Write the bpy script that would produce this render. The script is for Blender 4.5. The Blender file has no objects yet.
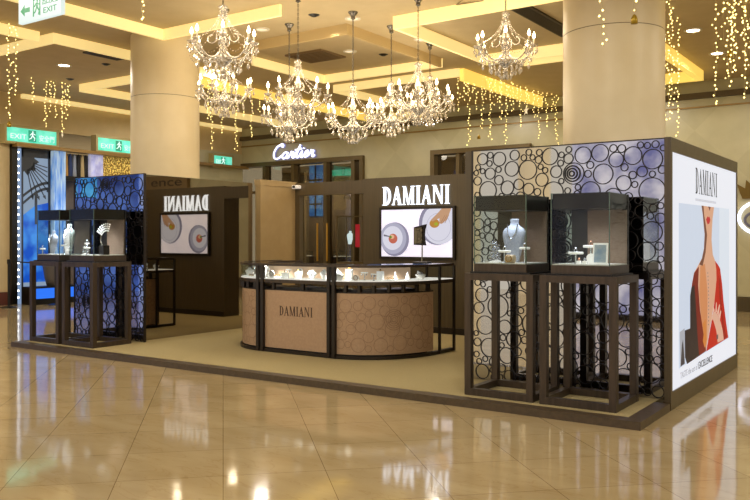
import bpy, math, random
from mathutils import Vector, Matrix
R = math.radians
S = bpy.context.scene
COL = S.collection

# ------------------------------------------------------------------ materials
def lin(c):
    return tuple(((v/255)/12.92 if v/255 <= .04045 else ((v/255+.055)/1.055)**2.4) for v in c)
def mat(name, c, rough=.5, metal=0, emit=None, es=0, spec=.5, coat=0):
    m = bpy.data.materials.new(name); m.use_nodes = True
    b = m.node_tree.nodes['Principled BSDF']
    b.inputs['Base Color'].default_value = (*lin(c), 1)
    b.inputs['Roughness'].default_value = rough
    b.inputs['Metallic'].default_value = metal
    b.inputs['Specular IOR Level'].default_value = spec
    b.inputs['Coat Weight'].default_value = coat
    if emit:
        b.inputs['Emission Color'].default_value = (*lin(emit), 1)
        b.inputs['Emission Strength'].default_value = es
    # faint procedural variation of roughness
    nt = m.node_tree
    tc = nt.nodes.new('ShaderNodeTexCoord'); n = nt.nodes.new('ShaderNodeTexNoise')
    n.inputs['Scale'].default_value = 9
    nt.links.new(tc.outputs['Object'], n.inputs['Vector'])
    mr = nt.nodes.new('ShaderNodeMapRange')
    mr.inputs['To Min'].default_value = max(0, rough-.03); mr.inputs['To Max'].default_value = rough+.03
    nt.links.new(n.outputs['Fac'], mr.inputs['Value']); nt.links.new(mr.outputs['Result'], b.inputs['Roughness'])
    return m
def noisy(name, c1, c2, scale, rough=.5, detail=4, stretch=(1,1,1), metal=0, es=0, bump=0, spec=.5, contrast=(.35,.65)):
    m = mat(name, c1, rough, metal, spec=spec); nt = m.node_tree; b = nt.nodes['Principled BSDF']
    tc = nt.nodes.new('ShaderNodeTexCoord'); mp = nt.nodes.new('ShaderNodeMapping'); mp.inputs['Scale'].default_value = stretch
    n = nt.nodes.new('ShaderNodeTexNoise'); n.inputs['Scale'].default_value = scale; n.inputs['Detail'].default_value = detail
    r = nt.nodes.new('ShaderNodeValToRGB')
    r.color_ramp.elements[0].position = contrast[0]; r.color_ramp.elements[1].position = contrast[1]
    r.color_ramp.elements[0].color = (*lin(c1), 1); r.color_ramp.elements[1].color = (*lin(c2), 1)
    L = nt.links.new
    L(tc.outputs['Object'], mp.inputs['Vector']); L(mp.outputs['Vector'], n.inputs['Vector']); L(n.outputs['Fac'], r.inputs['Fac'])
    L(r.outputs['Color'], b.inputs['Base Color'])
    if es:
        L(r.outputs['Color'], b.inputs['Emission Color']); b.inputs['Emission Strength'].default_value = es
    if bump:
        bp = nt.nodes.new('ShaderNodeBump'); bp.inputs['Strength'].default_value = bump; bp.inputs['Distance'].default_value = .01
        L(n.outputs['Fac'], bp.inputs['Height']); L(bp.outputs['Normal'], b.inputs['Normal'])
    return m
def glassy(name, tint=(235,240,240), gloss=.12, rough=0.0, k=.7):
    m = bpy.data.materials.new(name); m.use_nodes = True; nt = m.node_tree; nt.nodes.clear()
    o = nt.nodes.new('ShaderNodeOutputMaterial'); mx = nt.nodes.new('ShaderNodeMixShader')
    t = nt.nodes.new('ShaderNodeBsdfTransparent'); g = nt.nodes.new('ShaderNodeBsdfGlossy')
    lw = nt.nodes.new('ShaderNodeLayerWeight'); lw.inputs['Blend'].default_value = .5
    fr = nt.nodes.new('ShaderNodeMath'); fr.operation = 'POWER'; fr.inputs[1].default_value = 5
    nt.links.new(lw.outputs['Facing'], fr.inputs[0])
    ad = nt.nodes.new('ShaderNodeMath'); ad.operation = 'MULTIPLY_ADD'; ad.inputs[1].default_value = k; ad.inputs[2].default_value = gloss*.5; ad.use_clamp = True
    t.inputs['Color'].default_value = (*lin(tint), 1); g.inputs['Roughness'].default_value = rough
    L = nt.links.new
    L(fr.outputs[0], ad.inputs[0]); L(ad.outputs[0], mx.inputs[0]); L(t.outputs[0], mx.inputs[1]); L(g.outputs[0], mx.inputs[2]); L(mx.outputs[0], o.inputs[0])
    return m

M = {}
M['bronze'] = noisy('bronze_frame', (66,56,46), (80,68,56), 30, .38, stretch=(1,1,.1), metal=.35)
M['bronze_dark'] = mat('dark_bronze', (44,37,31), .35, .3)
M['wall_brown'] = noisy('brown_laminate', (78,67,47), (87,75,54), 14, .33, stretch=(4,4,.15), spec=.5)
M['beige_panel'] = noisy('beige_laminate', (164,140,98), (170,146,104), 6, .45)
M['tan_panel'] = noisy('tan_leather', (178,148,120), (186,156,126), 40, .55, bump=.05)
M['tan_line'] = mat('tan_emboss', (142,112,88), .5)
M['letter_dark'] = mat('brown_lettering', (84,62,46), .4)
M['carpet'] = noisy('beige_carpet', (172,158,118), (190,176,134), 160, .95, detail=6, bump=.35, spec=.1)
M['border'] = noisy('platform_edge', (76,64,48), (88,74,56), 20, .4)
M['white'] = mat('white_display', (240,238,235), .5, emit=(255,250,245), es=.3)  # faint emission put in so the white stands look lit
M['bust_white'] = noisy('white_linen', (232,228,226), (246,243,240), 60, .7)
M['bust_grey'] = noisy('grey_linen', (150,156,172), (172,178,192), 60, .7)
M['case_floor'] = mat('case_floor_white', (225,222,215), .5)
M['case_back'] = noisy('case_back_taupe', (136,112,94), (148,124,104), 25, .5, stretch=(1,1,3))
M['case_dark'] = mat('case_back_dark', (40,34,30), .3)
M['silver'] = mat('silver', (215,218,225), .18, .95)
M['gold'] = mat('gold', (205,160,80), .25, .9)
M['rose'] = mat('rose_gold', (215,160,130), .25, .8)
M['red'] = mat('red_velvet', (170,20,30), .6)
M['chrome'] = mat('chrome', (190,190,190), .12, 1)
M['mirror'] = mat('mirror_glass', (168,160,146), .012, 1)
M['mirror_blue'] = mat('smoked_mirror_glass', (190,190,196), .02, 1)
M['black'] = mat('black_metal', (16,15,14), .35, .2)
M['lattice'] = mat('black_ring_lattice', (24,20,24), .4, .3)
M['glass'] = glassy('case_glass', (240,244,243), .03, k=.3)
M['glass_edge'] = mat('glass_edge_green', (92,112,100), .15, .2)
M['glass_store'] = glassy('store_glass', (190,185,175), .16)
M['top_blue'] = glassy('counter_top_glass', (225,235,245), .25)
M['column'] = noisy('cream_column', (226,208,168), (231,214,176), 3, .42)
M['seam'] = mat('column_seam', (140,122,88), .5)
M['plaster'] = noisy('beige_plaster', (200,180,138), (206,186,144), 4, .7)
M['ceiling'] = noisy('beige_ceiling', (194,175,136), (200,181,142), 3, .8)
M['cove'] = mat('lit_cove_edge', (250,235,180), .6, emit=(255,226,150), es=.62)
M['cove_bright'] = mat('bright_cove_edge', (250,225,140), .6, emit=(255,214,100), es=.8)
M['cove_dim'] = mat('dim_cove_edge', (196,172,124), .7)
M['fixture'] = mat('downlight_trim', (225,218,200), .4)
M['lamp'] = mat('downlight_lens', (255,245,220), .4, emit=(255,240,210), es=14)
M['lamp_dim'] = mat('downlight_lens_dim', (225,215,190), .3, emit=(255,240,210), es=.6)
M['grille'] = mat('vent_grille', (120,96,62), .6)
M['grille_dark'] = mat('dark_vent', (64,54,38), .6)
M['slot'] = mat('slot_diffuser', (92,78,52), .6)
M['trimgold'] = mat('thin_gold_trim', (150,120,66), .4, .3)
M['bulb'] = mat('flame_bulb', (255,230,180), .3, emit=(255,222,170), es=26)
M['fairy'] = mat('fairy_bulb', (255,235,160), .3, emit=(255,226,140), es=4)
M['wire'] = mat('clear_wire', (205,190,140), .4)
M['candle'] = mat('candle_sleeve', (240,228,200), .5)
M['nickel'] = mat('nickel', (120,116,110), .25, .9)
M['gildstar'] = mat('gold_ornament', (170,140,40), .4, .5)
M['whitestar'] = mat('white_star', (235,225,200), .5, emit=(255,240,200), es=.25)
def crystal():
    m = bpy.data.materials.new('cut_crystal'); m.use_nodes = True; nt = m.node_tree; nt.nodes.clear()
    o = nt.nodes.new('ShaderNodeOutputMaterial'); mx = nt.nodes.new('ShaderNodeMixShader'); mx.inputs[0].default_value = .68
    t = nt.nodes.new('ShaderNodeBsdfTransparent'); t.inputs[0].default_value = (.86,.82,.74,1)
    p = nt.nodes.new('ShaderNodeBsdfPrincipled'); p.inputs['Base Color'].default_value = (*lin((222,212,196)),1)
    p.inputs['Metallic'].default_value = .6; p.inputs['Roughness'].default_value = .12
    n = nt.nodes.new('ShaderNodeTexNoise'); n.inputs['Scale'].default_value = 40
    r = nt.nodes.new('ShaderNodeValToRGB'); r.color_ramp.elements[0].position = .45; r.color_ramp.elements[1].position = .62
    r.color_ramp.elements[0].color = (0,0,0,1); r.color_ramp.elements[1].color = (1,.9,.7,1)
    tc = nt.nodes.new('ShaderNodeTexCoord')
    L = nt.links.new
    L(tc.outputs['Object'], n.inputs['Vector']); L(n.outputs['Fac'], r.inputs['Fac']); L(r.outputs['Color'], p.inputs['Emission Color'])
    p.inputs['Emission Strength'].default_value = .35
    L(t.outputs[0], mx.inputs[1]); L(p.outputs[0], mx.inputs[2]); L(mx.outputs[0], o.inputs[0])
    return m
M['crystal'] = crystal()
def glow(name, c, es=1.0):
    return mat(name, (20,20,20), .4, emit=c, es=es, spec=.2)

def marble():
    m = noisy('polished_marble', (190,168,124), (206,186,144), 1.6, .07, detail=9, stretch=(1,2.4,1), contrast=(.3,.7))
    nt = m.node_tree; b = nt.nodes['Principled BSDF']; L = nt.links.new
    b.inputs['Specular IOR Level'].default_value = .85
    base = b.inputs['Base Color'].links[0].from_socket
    tc = nt.nodes.new('ShaderNodeTexCoord'); mp = nt.nodes.new('ShaderNodeMapping')
    mp.inputs['Rotation'].default_value = (0,0,R(-45.2))
    # joint line runs through the point below the camera
    a = R(-45.2); cx, cy = 1.962, -6.652
    mp.inputs['Location'].default_value = (-(cx*math.cos(a)-cy*math.sin(a)), -(cx*math.sin(a)+cy*math.cos(a)), 0)
    br = nt.nodes.new('ShaderNodeTexBrick'); br.offset = 0; br.inputs['Scale'].default_value = 1
    br.inputs['Brick Width'].default_value = .68; br.inputs['Row Height'].default_value = .68; br.inputs['Mortar Size'].default_value = .0028
    br.inputs['Mortar Smooth'].default_value = .2
    br.inputs['Color1'].default_value = (1,1,1,1); br.inputs['Color2'].default_value = (.9,.9,.9,1); br.inputs['Mortar'].default_value = (.45,.4,.34,1)
    L(tc.outputs['Object'], mp.inputs['Vector']); L(mp.outputs['Vector'], br.inputs['Vector'])
    # veins
    n2 = nt.nodes.new('ShaderNodeTexNoise'); n2.inputs['Scale'].default_value = 3; n2.inputs['Detail'].default_value = 10; n2.inputs['Distortion'].default_value = 1.2
    mp2 = nt.nodes.new('ShaderNodeMapping'); mp2.inputs['Rotation'].default_value = (0,0,R(-20)); mp2.inputs['Scale'].default_value = (.5,1.6,1)
    L(tc.outputs['Object'], mp2.inputs['Vector']); L(mp2.outputs['Vector'], n2.inputs['Vector'])
    r2 = nt.nodes.new('ShaderNodeValToRGB'); r2.color_ramp.elements[0].position = .485; r2.color_ramp.elements[0].color = (1,1,1,1)
    e = r2.color_ramp.elements.new(.5); e.color = (.90,.86,.80,1); r2.color_ramp.elements[2].position = .515; r2.color_ramp.elements[2].color = (1,1,1,1)
    L(n2.outputs['Fac'], r2.inputs['Fac'])
    m1 = nt.nodes.new('ShaderNodeMix'); m1.data_type = 'RGBA'; m1.blend_type = 'MULTIPLY'; m1.inputs[0].default_value = 1
    m2 = nt.nodes.new('ShaderNodeMix'); m2.data_type = 'RGBA'; m2.blend_type = 'MULTIPLY'; m2.inputs[0].default_value = 1
    L(base, m1.inputs[6]); L(br.outputs['Color'], m1.inputs[7]); L(m1.outputs[2], m2.inputs[6]); L(r2.outputs['Color'], m2.inputs[7])
    L(m2.outputs[2], b.inputs['Base Color'])
    # very soft waviness so that reflections smear as on real polished stone
    n3 = nt.nodes.new('ShaderNodeTexNoise'); n3.inputs['Scale'].default_value = 2.2; n3.inputs['Detail'].default_value = 2
    bp = nt.nodes.new('ShaderNodeBump'); bp.inputs['Strength'].default_value = .12; bp.inputs['Distance'].default_value = .01
    L(tc.outputs['Object'], n3.inputs['Vector']); L(n3.outputs['Fac'], bp.inputs['Height']); L(bp.outputs['Normal'], b.inputs['Normal'])
    return m
M['marble'] = marble()
def facade_mat():
    m = noisy('pale_green_marble', (186,180,146), (196,190,156), 2, .3)
    nt = m.node_tree; b = nt.nodes['Principled BSDF']; L = nt.links.new
    base = b.inputs['Base Color'].links[0].from_socket
    tc = nt.nodes.new('ShaderNodeTexCoord'); mp = nt.nodes.new('ShaderNodeMapping')
    mp.inputs['Rotation'].default_value = (0,R(45),0); mp.inputs['Scale'].default_value = (.9,1,.9)
    ck = nt.nodes.new('ShaderNodeTexChecker'); ck.inputs['Scale'].default_value = 1
    ck.inputs['Color1'].default_value = (1,1,1,1); ck.inputs['Color2'].default_value = (.93,.93,.92,1)
    L(tc.outputs['Object'], mp.inputs['Vector']); L(mp.outputs['Vector'], ck.inputs['Vector'])
    mx = nt.nodes.new('ShaderNodeMix'); mx.data_type = 'RGBA'; mx.blend_type = 'MULTIPLY'; mx.inputs[0].default_value = 1
    L(base, mx.inputs[6]); L(ck.outputs['Color'], mx.inputs[7]); L(mx.outputs[2], b.inputs['Base Color'])
    return m
M['facade'] = facade_mat()

# ------------------------------------------------------------------ mesh builder
class MB:
    def __init__(s): s.v = []; s.f = []
    def add(s, vs, fs):
        n = len(s.v); s.v += [tuple(p) for p in vs]; s.f += [tuple(i+n for i in f) for f in fs]; return s
    def box(s, x0, x1, y0, y1, z0, z1):
        vs = [(x,y,z) for z in (z0,z1) for y in (y0,y1) for x in (x0,x1)]
        return s.add(vs, [(0,2,3,1),(4,5,7,6),(0,1,5,4),(1,3,7,5),(3,2,6,7),(2,0,4,6)])
    def prism(s, poly, fr, t=.004, off=0):
        # fr: (origin, u, v, n); poly in (u, v); fan-safe ngon caps
        o, u, v, n = fr
        o, u, v, n = Vector(o), Vector(u), Vector(v), Vector(n)
        k = len(poly)
        vs = [o+u*a+v*b+n*off for a, b in poly]+[o+u*a+v*b+n*(off+t) for a, b in poly]
        fs = [tuple(range(k-1,-1,-1)), tuple(range(k,2*k))]+[(i,(i+1)%k,(i+1)%k+k,i+k) for i in range(k)]
        return s.add(vs, fs)
    def ring(s, c, r0, r1, fr, t=.006, off=0, seg=20, sy=1):
        o, u, v, n = fr
        o, u, v, n = Vector(o), Vector(u), Vector(v), Vector(n)
        vs = []
        for i in range(seg):
            a = 2*math.pi*i/seg
            for r in (r0, r1):
                p = o+u*(c[0]+r*math.cos(a))+v*(c[1]+sy*r*math.sin(a))
                vs += [p+n*off, p+n*(off+t)]
        fs = []
        for i in range(seg):
            a = 4*i; b = 4*((i+1)%seg)
            fs += [(a+1,a+3,b+3,b+1),(a,b,b+2,a+2),(a,a+1,b+1,b),(a+2,b+2,b+3,a+3)]
        return s.add(vs, fs)
    def disc(s, c, rx, ry, fr, t=.004, off=0, seg=28):
        return s.prism([(c[0]+rx*math.cos(2*math.pi*i/seg), c[1]+ry*math.sin(2*math.pi*i/seg)) for i in range(seg)], fr, t, off)
    def tube(s, pts, r, seg=8, cap=True):
        pts = [Vector(p) for p in pts]; n0 = len(s.v); k = len(pts)
        rs = r if isinstance(r, (list,tuple)) else [r]*k
        ref = None
        for i, p in enumerate(pts):
            d = (pts[min(i+1,k-1)]-pts[max(i-1,0)]).normalized()
            if ref is None: ref = d.orthogonal().normalized()
            a = (ref-d*ref.dot(d)); a = a.normalized() if a.length > 1e-6 else d.orthogonal().normalized()
            ref = a; b = d.cross(a)
            for j in range(seg):
                t = 2*math.pi*j/seg
                s.v.append(tuple(p+(a*math.cos(t)+b*math.sin(t))*rs[i]))
        for i in range(k-1):
            for j in range(seg):
                s.f.append((n0+i*seg+j, n0+i*seg+(j+1)%seg, n0+(i+1)*seg+(j+1)%seg, n0+(i+1)*seg+j))
        if cap:
            s.f.append(tuple(n0+j for j in range(seg-1,-1,-1))); s.f.append(tuple(n0+(k-1)*seg+j for j in range(seg)))
        return s
    def lathe(s, prof, c=(0,0,0), seg=16, sx=1, sy=1):
        n0 = len(s.v); k = len(prof)
        for r, z in prof:
            for j in range(seg):
                t = 2*math.pi*j/seg
                s.v.append((c[0]+sx*r*math.cos(t), c[1]+sy*r*math.sin(t), c[2]+z))
        for i in range(k-1):
            for j in range(seg):
                s.f.append((n0+i*seg+j, n0+i*seg+(j+1)%seg, n0+(i+1)*seg+(j+1)%seg, n0+(i+1)*seg+j))
        s.f.append(tuple(n0+j for j in range(seg-1,-1,-1))); s.f.append(tuple(n0+(k-1)*seg+j for j in range(seg)))
        return s
    def band(s, outer, inner, z0, z1):
        k = len(outer); n0 = len(s.v)
        for z in (z0, z1):
            for p in outer: s.v.append((p[0],p[1],z))
            for p in inner: s.v.append((p[0],p[1],z))
        O0, I0, O1, I1 = n0, n0+k, n0+2*k, n0+3*k
        for i in range(k-1):
            s.f += [(O0+i,O0+i+1,O1+i+1,O1+i),(I0+i+1,I0+i,I1+i,I1+i+1),(O1+i,O1+i+1,I1+i+1,I1+i),(O0+i+1,O0+i,I0+i,I0+i+1)]
        s.f += [(O0,O1,I1,I0),(O0+k-1,I0+k-1,I1+k-1,O1+k-1)]
        return s
    def build(s, name, m, parent=None, loc=None, smooth=False, bevel=0):
        org = Vector((0,0,0))
        if parent is not None:
            r = parent
            while r.parent: r = r.parent
            org = Vector(r.location)
        elif loc: org = Vector(loc)
        me = bpy.data.meshes.new(name)
        me.from_pydata([tuple(Vector(v)-org) for v in s.v], [], s.f); me.materials.append(m)
        if smooth:
            for p in me.polygons: p.use_smooth = True
        me.update()
        o = bpy.data.objects.new(name, me); COL.objects.link(o)
        if parent is not None: o.parent = parent
        elif loc: o.location = loc
        if bevel:
            b = o.modifiers.new('bevel', 'BEVEL'); b.width = bevel; b.segments = 2; b.limit_method = 'ANGLE'
        return o
def thing(name, label, cat, loc=(0,0,0), group=None):
    o = bpy.data.objects.new(name, None); COL.objects.link(o); o.location = loc
    o.empty_display_size = .1
    return tag(o, label, cat, group)
def tag(o, label, cat, group=None, kind=None):
    o['label'] = label; o['category'] = cat
    if group: o['group'] = group
    if kind: o['kind'] = kind
    return o
def struct(o, label=None, cat=None):
    o['kind'] = 'structure'
    if label: o['label'] = label
    if cat: o['category'] = cat
    return o
def dup(root, loc, rotz=0, label=None, group=None):
    def cp(o, par):
        c = o.copy(); COL.objects.link(c)
        if par is not None: c.parent = par
        for ch in kids[o.name]: cp(ch, c)
        return c
    kids = {}
    def walk(o):
        kids[o.name] = list(o.children)
        for ch in kids[o.name]: walk(ch)
    walk(root)
    r = cp(root, None); r.location = loc; r.rotation_euler = (0,0,rotz)
    if label: r['label'] = label
    if group: r['group'] = group
    return r
def B(x0,x1,y0,y1,z0,z1): return MB().box(x0,x1,y0,y1,z0,z1)

# frames (origin, u, v, normal)
def FY(x, y, z): return ((x,y,z),(1,0,0),(0,0,1),(0,-1,0))     # faces the front (-Y)
def FX(x, y, z): return ((x,y,z),(0,1,0),(0,0,1),(1,0,0))      # faces +X

# ------------------------------------------------------------------ serif lettering
def glyph(ch):
    P = []
    def ser(x, y, w=.2, h=.035, up=True):
        P.append([(x-w/2,y),(x+w/2,y),(x+w/2,y+h),(x-w/2,y+h)])
    T, t = .17, .05
    if ch == 'I':
        P.append([(.14,0),(.14+T,0),(.14+T,1),(.14,1)]); ser(.225,0,.36); ser(.225,.965,.36); return P, .45
    if ch == 'D':
        P.append([(.12,0),(.12+T,0),(.12+T,1),(.12,1)]); ser(.18,0,.34); ser(.18,.965,.34)
        n = 16
        def o(a): return (.28+.46*math.cos(a), .5+.5*math.sin(a))
        def i(a): return (.28+.29*math.cos(a), .5+.455*math.sin(a))
        for k in range(n):
            a, b = -math.pi/2+math.pi*k/n, -math.pi/2+math.pi*(k+1)/n
            P.append([o(a), o(b), i(b), i(a)])
        return P, .82
    if ch == 'A':
        P.append([(.05,0),(.05+t+.01,0),(.42,.88),(.40,1)]); P.append([(.40,1),(.34,.86),(.60,0),(.79,0),(.46,1)])
        P.append([(.17,.3),(.6,.3),(.6,.35),(.18,.35)]); ser(.08,0,.22); ser(.69,0,.32); return P, .84
    if ch == 'M':
        P.append([(.12,0),(.12+t,0),(.12+t,1),(.12,1)]); P.append([(.82,0),(.82+T,0),(.82+T,1),(.82,1)])
        P.append([(.10,1),(.27,1),(.56,.12),(.50,0)]); P.append([(.50,0),(.545,.10),(.84,1),(.88,.9),(.56,0)])
        ser(.145,0,.24); ser(.905,0,.36); ser(.13,.965,.2); ser(.92,.965,.3); return P, 1.1
    if ch == 'N':
        P.append([(.12,0),(.12+t,0),(.12+t,1),(.12,1)]); P.append([(.78,0),(.78+t,0),(.78+t,1),(.78,1)])
        P.append([(.10,1),(.28,1),(.83,.12),(.83,0),(.78,0)]); ser(.145,0,.24); ser(.12,.965,.22); ser(.805,.965,.24); return P, .96
def word_polys(word, W, H, gap=.09):
    out = []; x = 0; gl = [glyph(c) for c in word]
    tot = sum(g[1] for g in gl)+gap*(len(word)-1); sx = W/tot
    for ps, w in gl:
        out.append([[((x+a)*sx, b*H) for a, b in p] for p in ps]); x += w+gap
    return out
def word(word_, W, H, fr, m, parent, t=.01, off=0, single=True, name='lettering', smap=None):
    polys = word_polys(word_, W, H)
    if single:
        mb = MB()
        for L in polys:
            for p in L: mb.prism(p, fr, t, off)
        return mb.build(name, m, parent)
    for L in polys:
        mb = MB()
        for p in L: mb.prism(p, fr, t, off)
        mb.build(name, m, parent)
def sans(text, size, fr, m, name, parent, off=.002, sx=1, mirror=False, width=None):
    cu = bpy.data.curves.new('t', 'FONT'); cu.body = text; cu.size = 1; cu.extrude = .001
    ob = bpy.data.objects.new('t', cu); COL.objects.link(ob)
    bpy.context.view_layer.update()
    me = bpy.data.meshes.new_from_object(ob.evaluated_get(bpy.context.evaluated_depsgraph_get()))
    bpy.data.objects.remove(ob)
    o, u, v, n = [Vector(a) for a in fr]
    w = max(q.co.x for q in me.vertices)
    k = (width/w) if width else size*sx
    mb = MB()
    mb.add([o+u*((w-q.co.x if mirror else q.co.x)*k)+v*(q.co.y*size)+n*(off+q.co.z) for q in me.vertices], [tuple(p.vertices) for p in me.polygons])
    return mb.build(name, m, parent)

# ------------------------------------------------------------------ THE SETTING
def plane_box(name, *a, m): return struct(B(*a).build(name, m))
plane_box('floor', -30, 14, -14, 16, -.1, 0, m=M['marble'])
plane_box('ceiling', -30, 14, -14, 16, 5.0, 5.1, m=M['ceiling'])
# facade at the back: one wall with openings
fw = MB()
fw.box(-22,-16.4,12,12.3,0,5).box(-16.4,-11.25,12,12.3,3.9,5).box(-11.25,-9.05,12,12.3,0,5).box(-9.05,-6.2,12,12.3,3.9,5).box(-6.2,12,12,12.3,0,5)
struct(fw.build('wall_back', M['facade']))
struct(B(-6.2,12,11.97,12,0,.32).build('baseboard_back', M['wall_brown']))
struct(B(-22,12,11.96,12,4.42,4.45).build('trim_1', M['trimgold']))
tag(MB().box(-19,12,11.9,12,4.62,4.74).build('slot_diffuser', M['slot']), 'long dark air slot running along the back wall under the ceiling', 'air vent')
# left wall
struct(B(-16.2,-16,-6.6,4.2,0,5).build('wall_left', M['plaster']))
struct(B(-16.0,-15.97,-3,4.2,0,.3).build('baseboard_left', mat('red_brown_base',(92,44,34),.5)))
up = B(-16.2,-16,4.2,12,4.2,5.0)
struct(up.build('wall_upper', M['plaster']))
struct(B(-16.15,-15.96,8.9,12,0,4.2).build('wall_corner', M['facade']))
struct(B(-16.0,-15.7,4.2,12,3.72,3.8).build('trim_2', M['trimgold']))

# columns
for i, (x, lab) in enumerate([(-1.13,'cream round column rising behind the ring lattice screen on the right'),(-8.9,'cream round column at the left behind the mirror wall')]):
    t = thing('round_column', lab, 'column', (x,2.76,0), 'cream round columns')
    MB().lathe([(.575,0),(.575,3.942)], (x,2.76,0), 120).build('lower_shaft', M['column'], t, smooth=False)
    MB().lathe([(.571,3.942),(.571,3.952)], (x,2.76,0), 120).build('seam', M['seam'], t)
    MB().lathe([(.575,3.952),(.575,5.0)], (x,2.76,0), 120).build('upper_shaft', M['column'], t)
    for c in t.children:
        pass

# ceiling coves: downstand edges with the cove light put into their colour
def fin(n, pts, m, h=.17, w=.05):
    mb = MB()
    for (x0,y0),(x1,y1) in zip(pts, pts[1:]):
        if y0 == y1: mb.box(min(x0,x1)-w/2, max(x0,x1)+w/2, y0-w/2, y0+w/2, 5-h, 5.0)
        else: mb.box(x0-w/2, x0+w/2, min(y0,y1)+w/2, max(y0,y1)-w/2, 5-h, 5.0)
    struct(mb.build('trim_%d' % n, m))
fin(3, [(-8.48,-3.5),(-8.48,2.35),(-5.95,2.35)], M['cove'])
fin(4, [(-8.62,4.6),(-8.62,6.8),(-5.78,6.8)], M['cove'])
fin(5, [(-8.62,4.6),(-8.62,3.78),(-5.78,3.78),(-5.78,6.8)], M['cove_dim'])
fin(6, [(-10.25,12),(-9.1,12)], M['cove'])
fin(7, [(-9.1,11.9),(-9.1,7.8),(-5.95,7.8)], M['cove'])
fin(8, [(-14,1.46),(-10.16,1.46),(-10.16,5.4)], M['cove'])
fin(9, [(-10.3,-2),(-10.3,1.3)], M['cove'])
fin(10, [(-11.8,4.5),(-13.7,4.5),(-13.7,11.9)], M['cove'])
fin(11, [(-2.2,3.85),(-4.9,3.85),(-4.9,7.0),(-3.0,7.0)], M['cove'], .2)
fin(12, [(-4.4,7.6),(-2.9,7.6)], M['cove'])
fin(13, [(-5.9,7.8),(-5.9,11.9)], M['cove_bright'], .24, .1)
fin(14, [(-10.9,4.6),(-10.9,11.9)], M['cove_bright'], .2, .1)
fin(15, [(-1.98,6.5),(-1.98,10.8),(-4.5,10.8)], M['cove_bright'], .2, .12)
fin(16, [(-15.9,4.4),(-15.9,11.9)], M['cove'], .1, .1)
fin(17, [(.4,3.0),(.4,6.6)], M['cove_bright'], .2, .2)

# ceiling fittings
def downlight(x, y, lit, label, r=.1):
    t = thing('downlight', label, 'ceiling light', (x,y,5.0), 'recessed ceiling downlights')
    MB().ring((0,0), r*.8, r*1.12, ((x,y,5.0),(1,0,0),(0,1,0),(0,0,-1)), .015, 0, 28).build('trim_ring', M['fixture'], t)
    MB().disc((0,0), r*.82, r*.82, ((x,y,5.0),(1,0,0),(0,1,0),(0,0,-1)), .006).build('lens', M['lamp'] if lit else M['lamp_dim'], t)
for x, y, lit, lab in [(-12.23,3.07,1,'bright round downlight in the ceiling left of the left column'),
    (-7.11,3.24,0,'unlit ringed downlight beside the second chandelier canopy from the left'),
    (-5.50,3.56,0,'ringed downlight right above the centre chandelier canopy'),
    (-6.85,5.32,0,'small downlight inside the square ceiling coffer near the vent'),
    (-1.3,7.32,1,'bright oval-looking downlight at upper right, nearer of two beside the column'),
    (-1.34,9.31,1,'bright downlight at upper right, farther of two beside the column'),
    (-5.31,5.29,0,'ringed downlight behind the tall chandelier chain in the middle'),
    (-10.13,5.1,1,'bright downlight seen between the two left chandeliers'),
    (-11.5,6.9,1,'bright downlight far behind the lower left chandelier')]:
    downlight(x, y, lit, lab, .13 if lit else .11)
for x, y, lab in [(-5.88,3.07,'small black ceiling speaker above the chandeliers'),(-11.47,3.49,'tiny dark ceiling sensor left of the left column'),
                  (-13.37,4.0,'tiny dark ceiling sensor near the fairy lights at left'),(-13.6,5.0,'small dark ceiling fitting beyond the left cove corner'),
                  (-6.5,5.9,'tiny dark sprinkler below the coffer vent')]:
    tag(MB().lathe([(.09,-.02),(.07,-.03),(.03,-.05)], (x,y,5.02), 16).build('ceiling_sensor', M['black'], loc=(x,y,5)), lab, 'sensor')
def vent(x0,x1,y0,y1,m,lab,alongx=True):
    t = thing('ceiling_vent', lab, 'air vent', ((x0+x1)/2,(y0+y1)/2,5.0))
    B(x0,x1,y0,y1,4.985,5.0).build('backing', M['grille_dark'], t)
    mb = MB().box(x0-.03,x1+.03,y0-.03,y0,4.97,5.0).box(x0-.03,x1+.03,y1,y1+.03,4.97,5.0).box(x0-.03,x0,y0,y1,4.97,5.0).box(x1,x1+.03,y0,y1,4.97,5.0)
    mb.build('frame', m, t)
    sl = MB()
    n = 8
    for i in range(n):
        if alongx:
            y = y0+(y1-y0)*(i+.5)/n; sl.box(x0,x1,y-.012,y+.012,4.972,4.985)
        else:
            x = x0+(x1-x0)*(i+.5)/n; sl.box(x-.008,x+.008,y0,y1,4.972,4.985)
    sl.build('slats', m, t)
vent(-8.0,-7.2,4.9,5.6,M['grille'],'square brown ceiling vent inside the coffer above the chandeliers')
vent(-3.2,-2.95,4.3,6.4,M['grille_dark'],'long narrow black ceiling vent left of the right column',False)
vent(-10.9,-10.65,2.6,3.3,M['grille_dark'],'small dark ceiling vent near the left column',False)
# star outline stuck to the ceiling by the big right chandelier
fr = ((-3.2,3.6,4.99),(1,0,0),(0,1,0),(0,0,-1))
st = [(.62*math.cos(R(90+36*i))*(1 if i%2==0 else .45), .62*math.sin(R(90+36*i))*(1 if i%2==0 else .45)) for i in range(10)]
mb = MB()
for a, b in zip(st, st[1:]+st[:1]):
    mb.tube([(-3.2+a[0],3.6+a[1],4.985),(-3.2+b[0],3.6+b[1],4.985)], .008, 6)
tag(mb.build('ceiling_star', M['seam'], loc=(-3.2,3.6,4.985)), 'thin outlined star shape on the ceiling behind the right chandelier', 'decoration')

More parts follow.
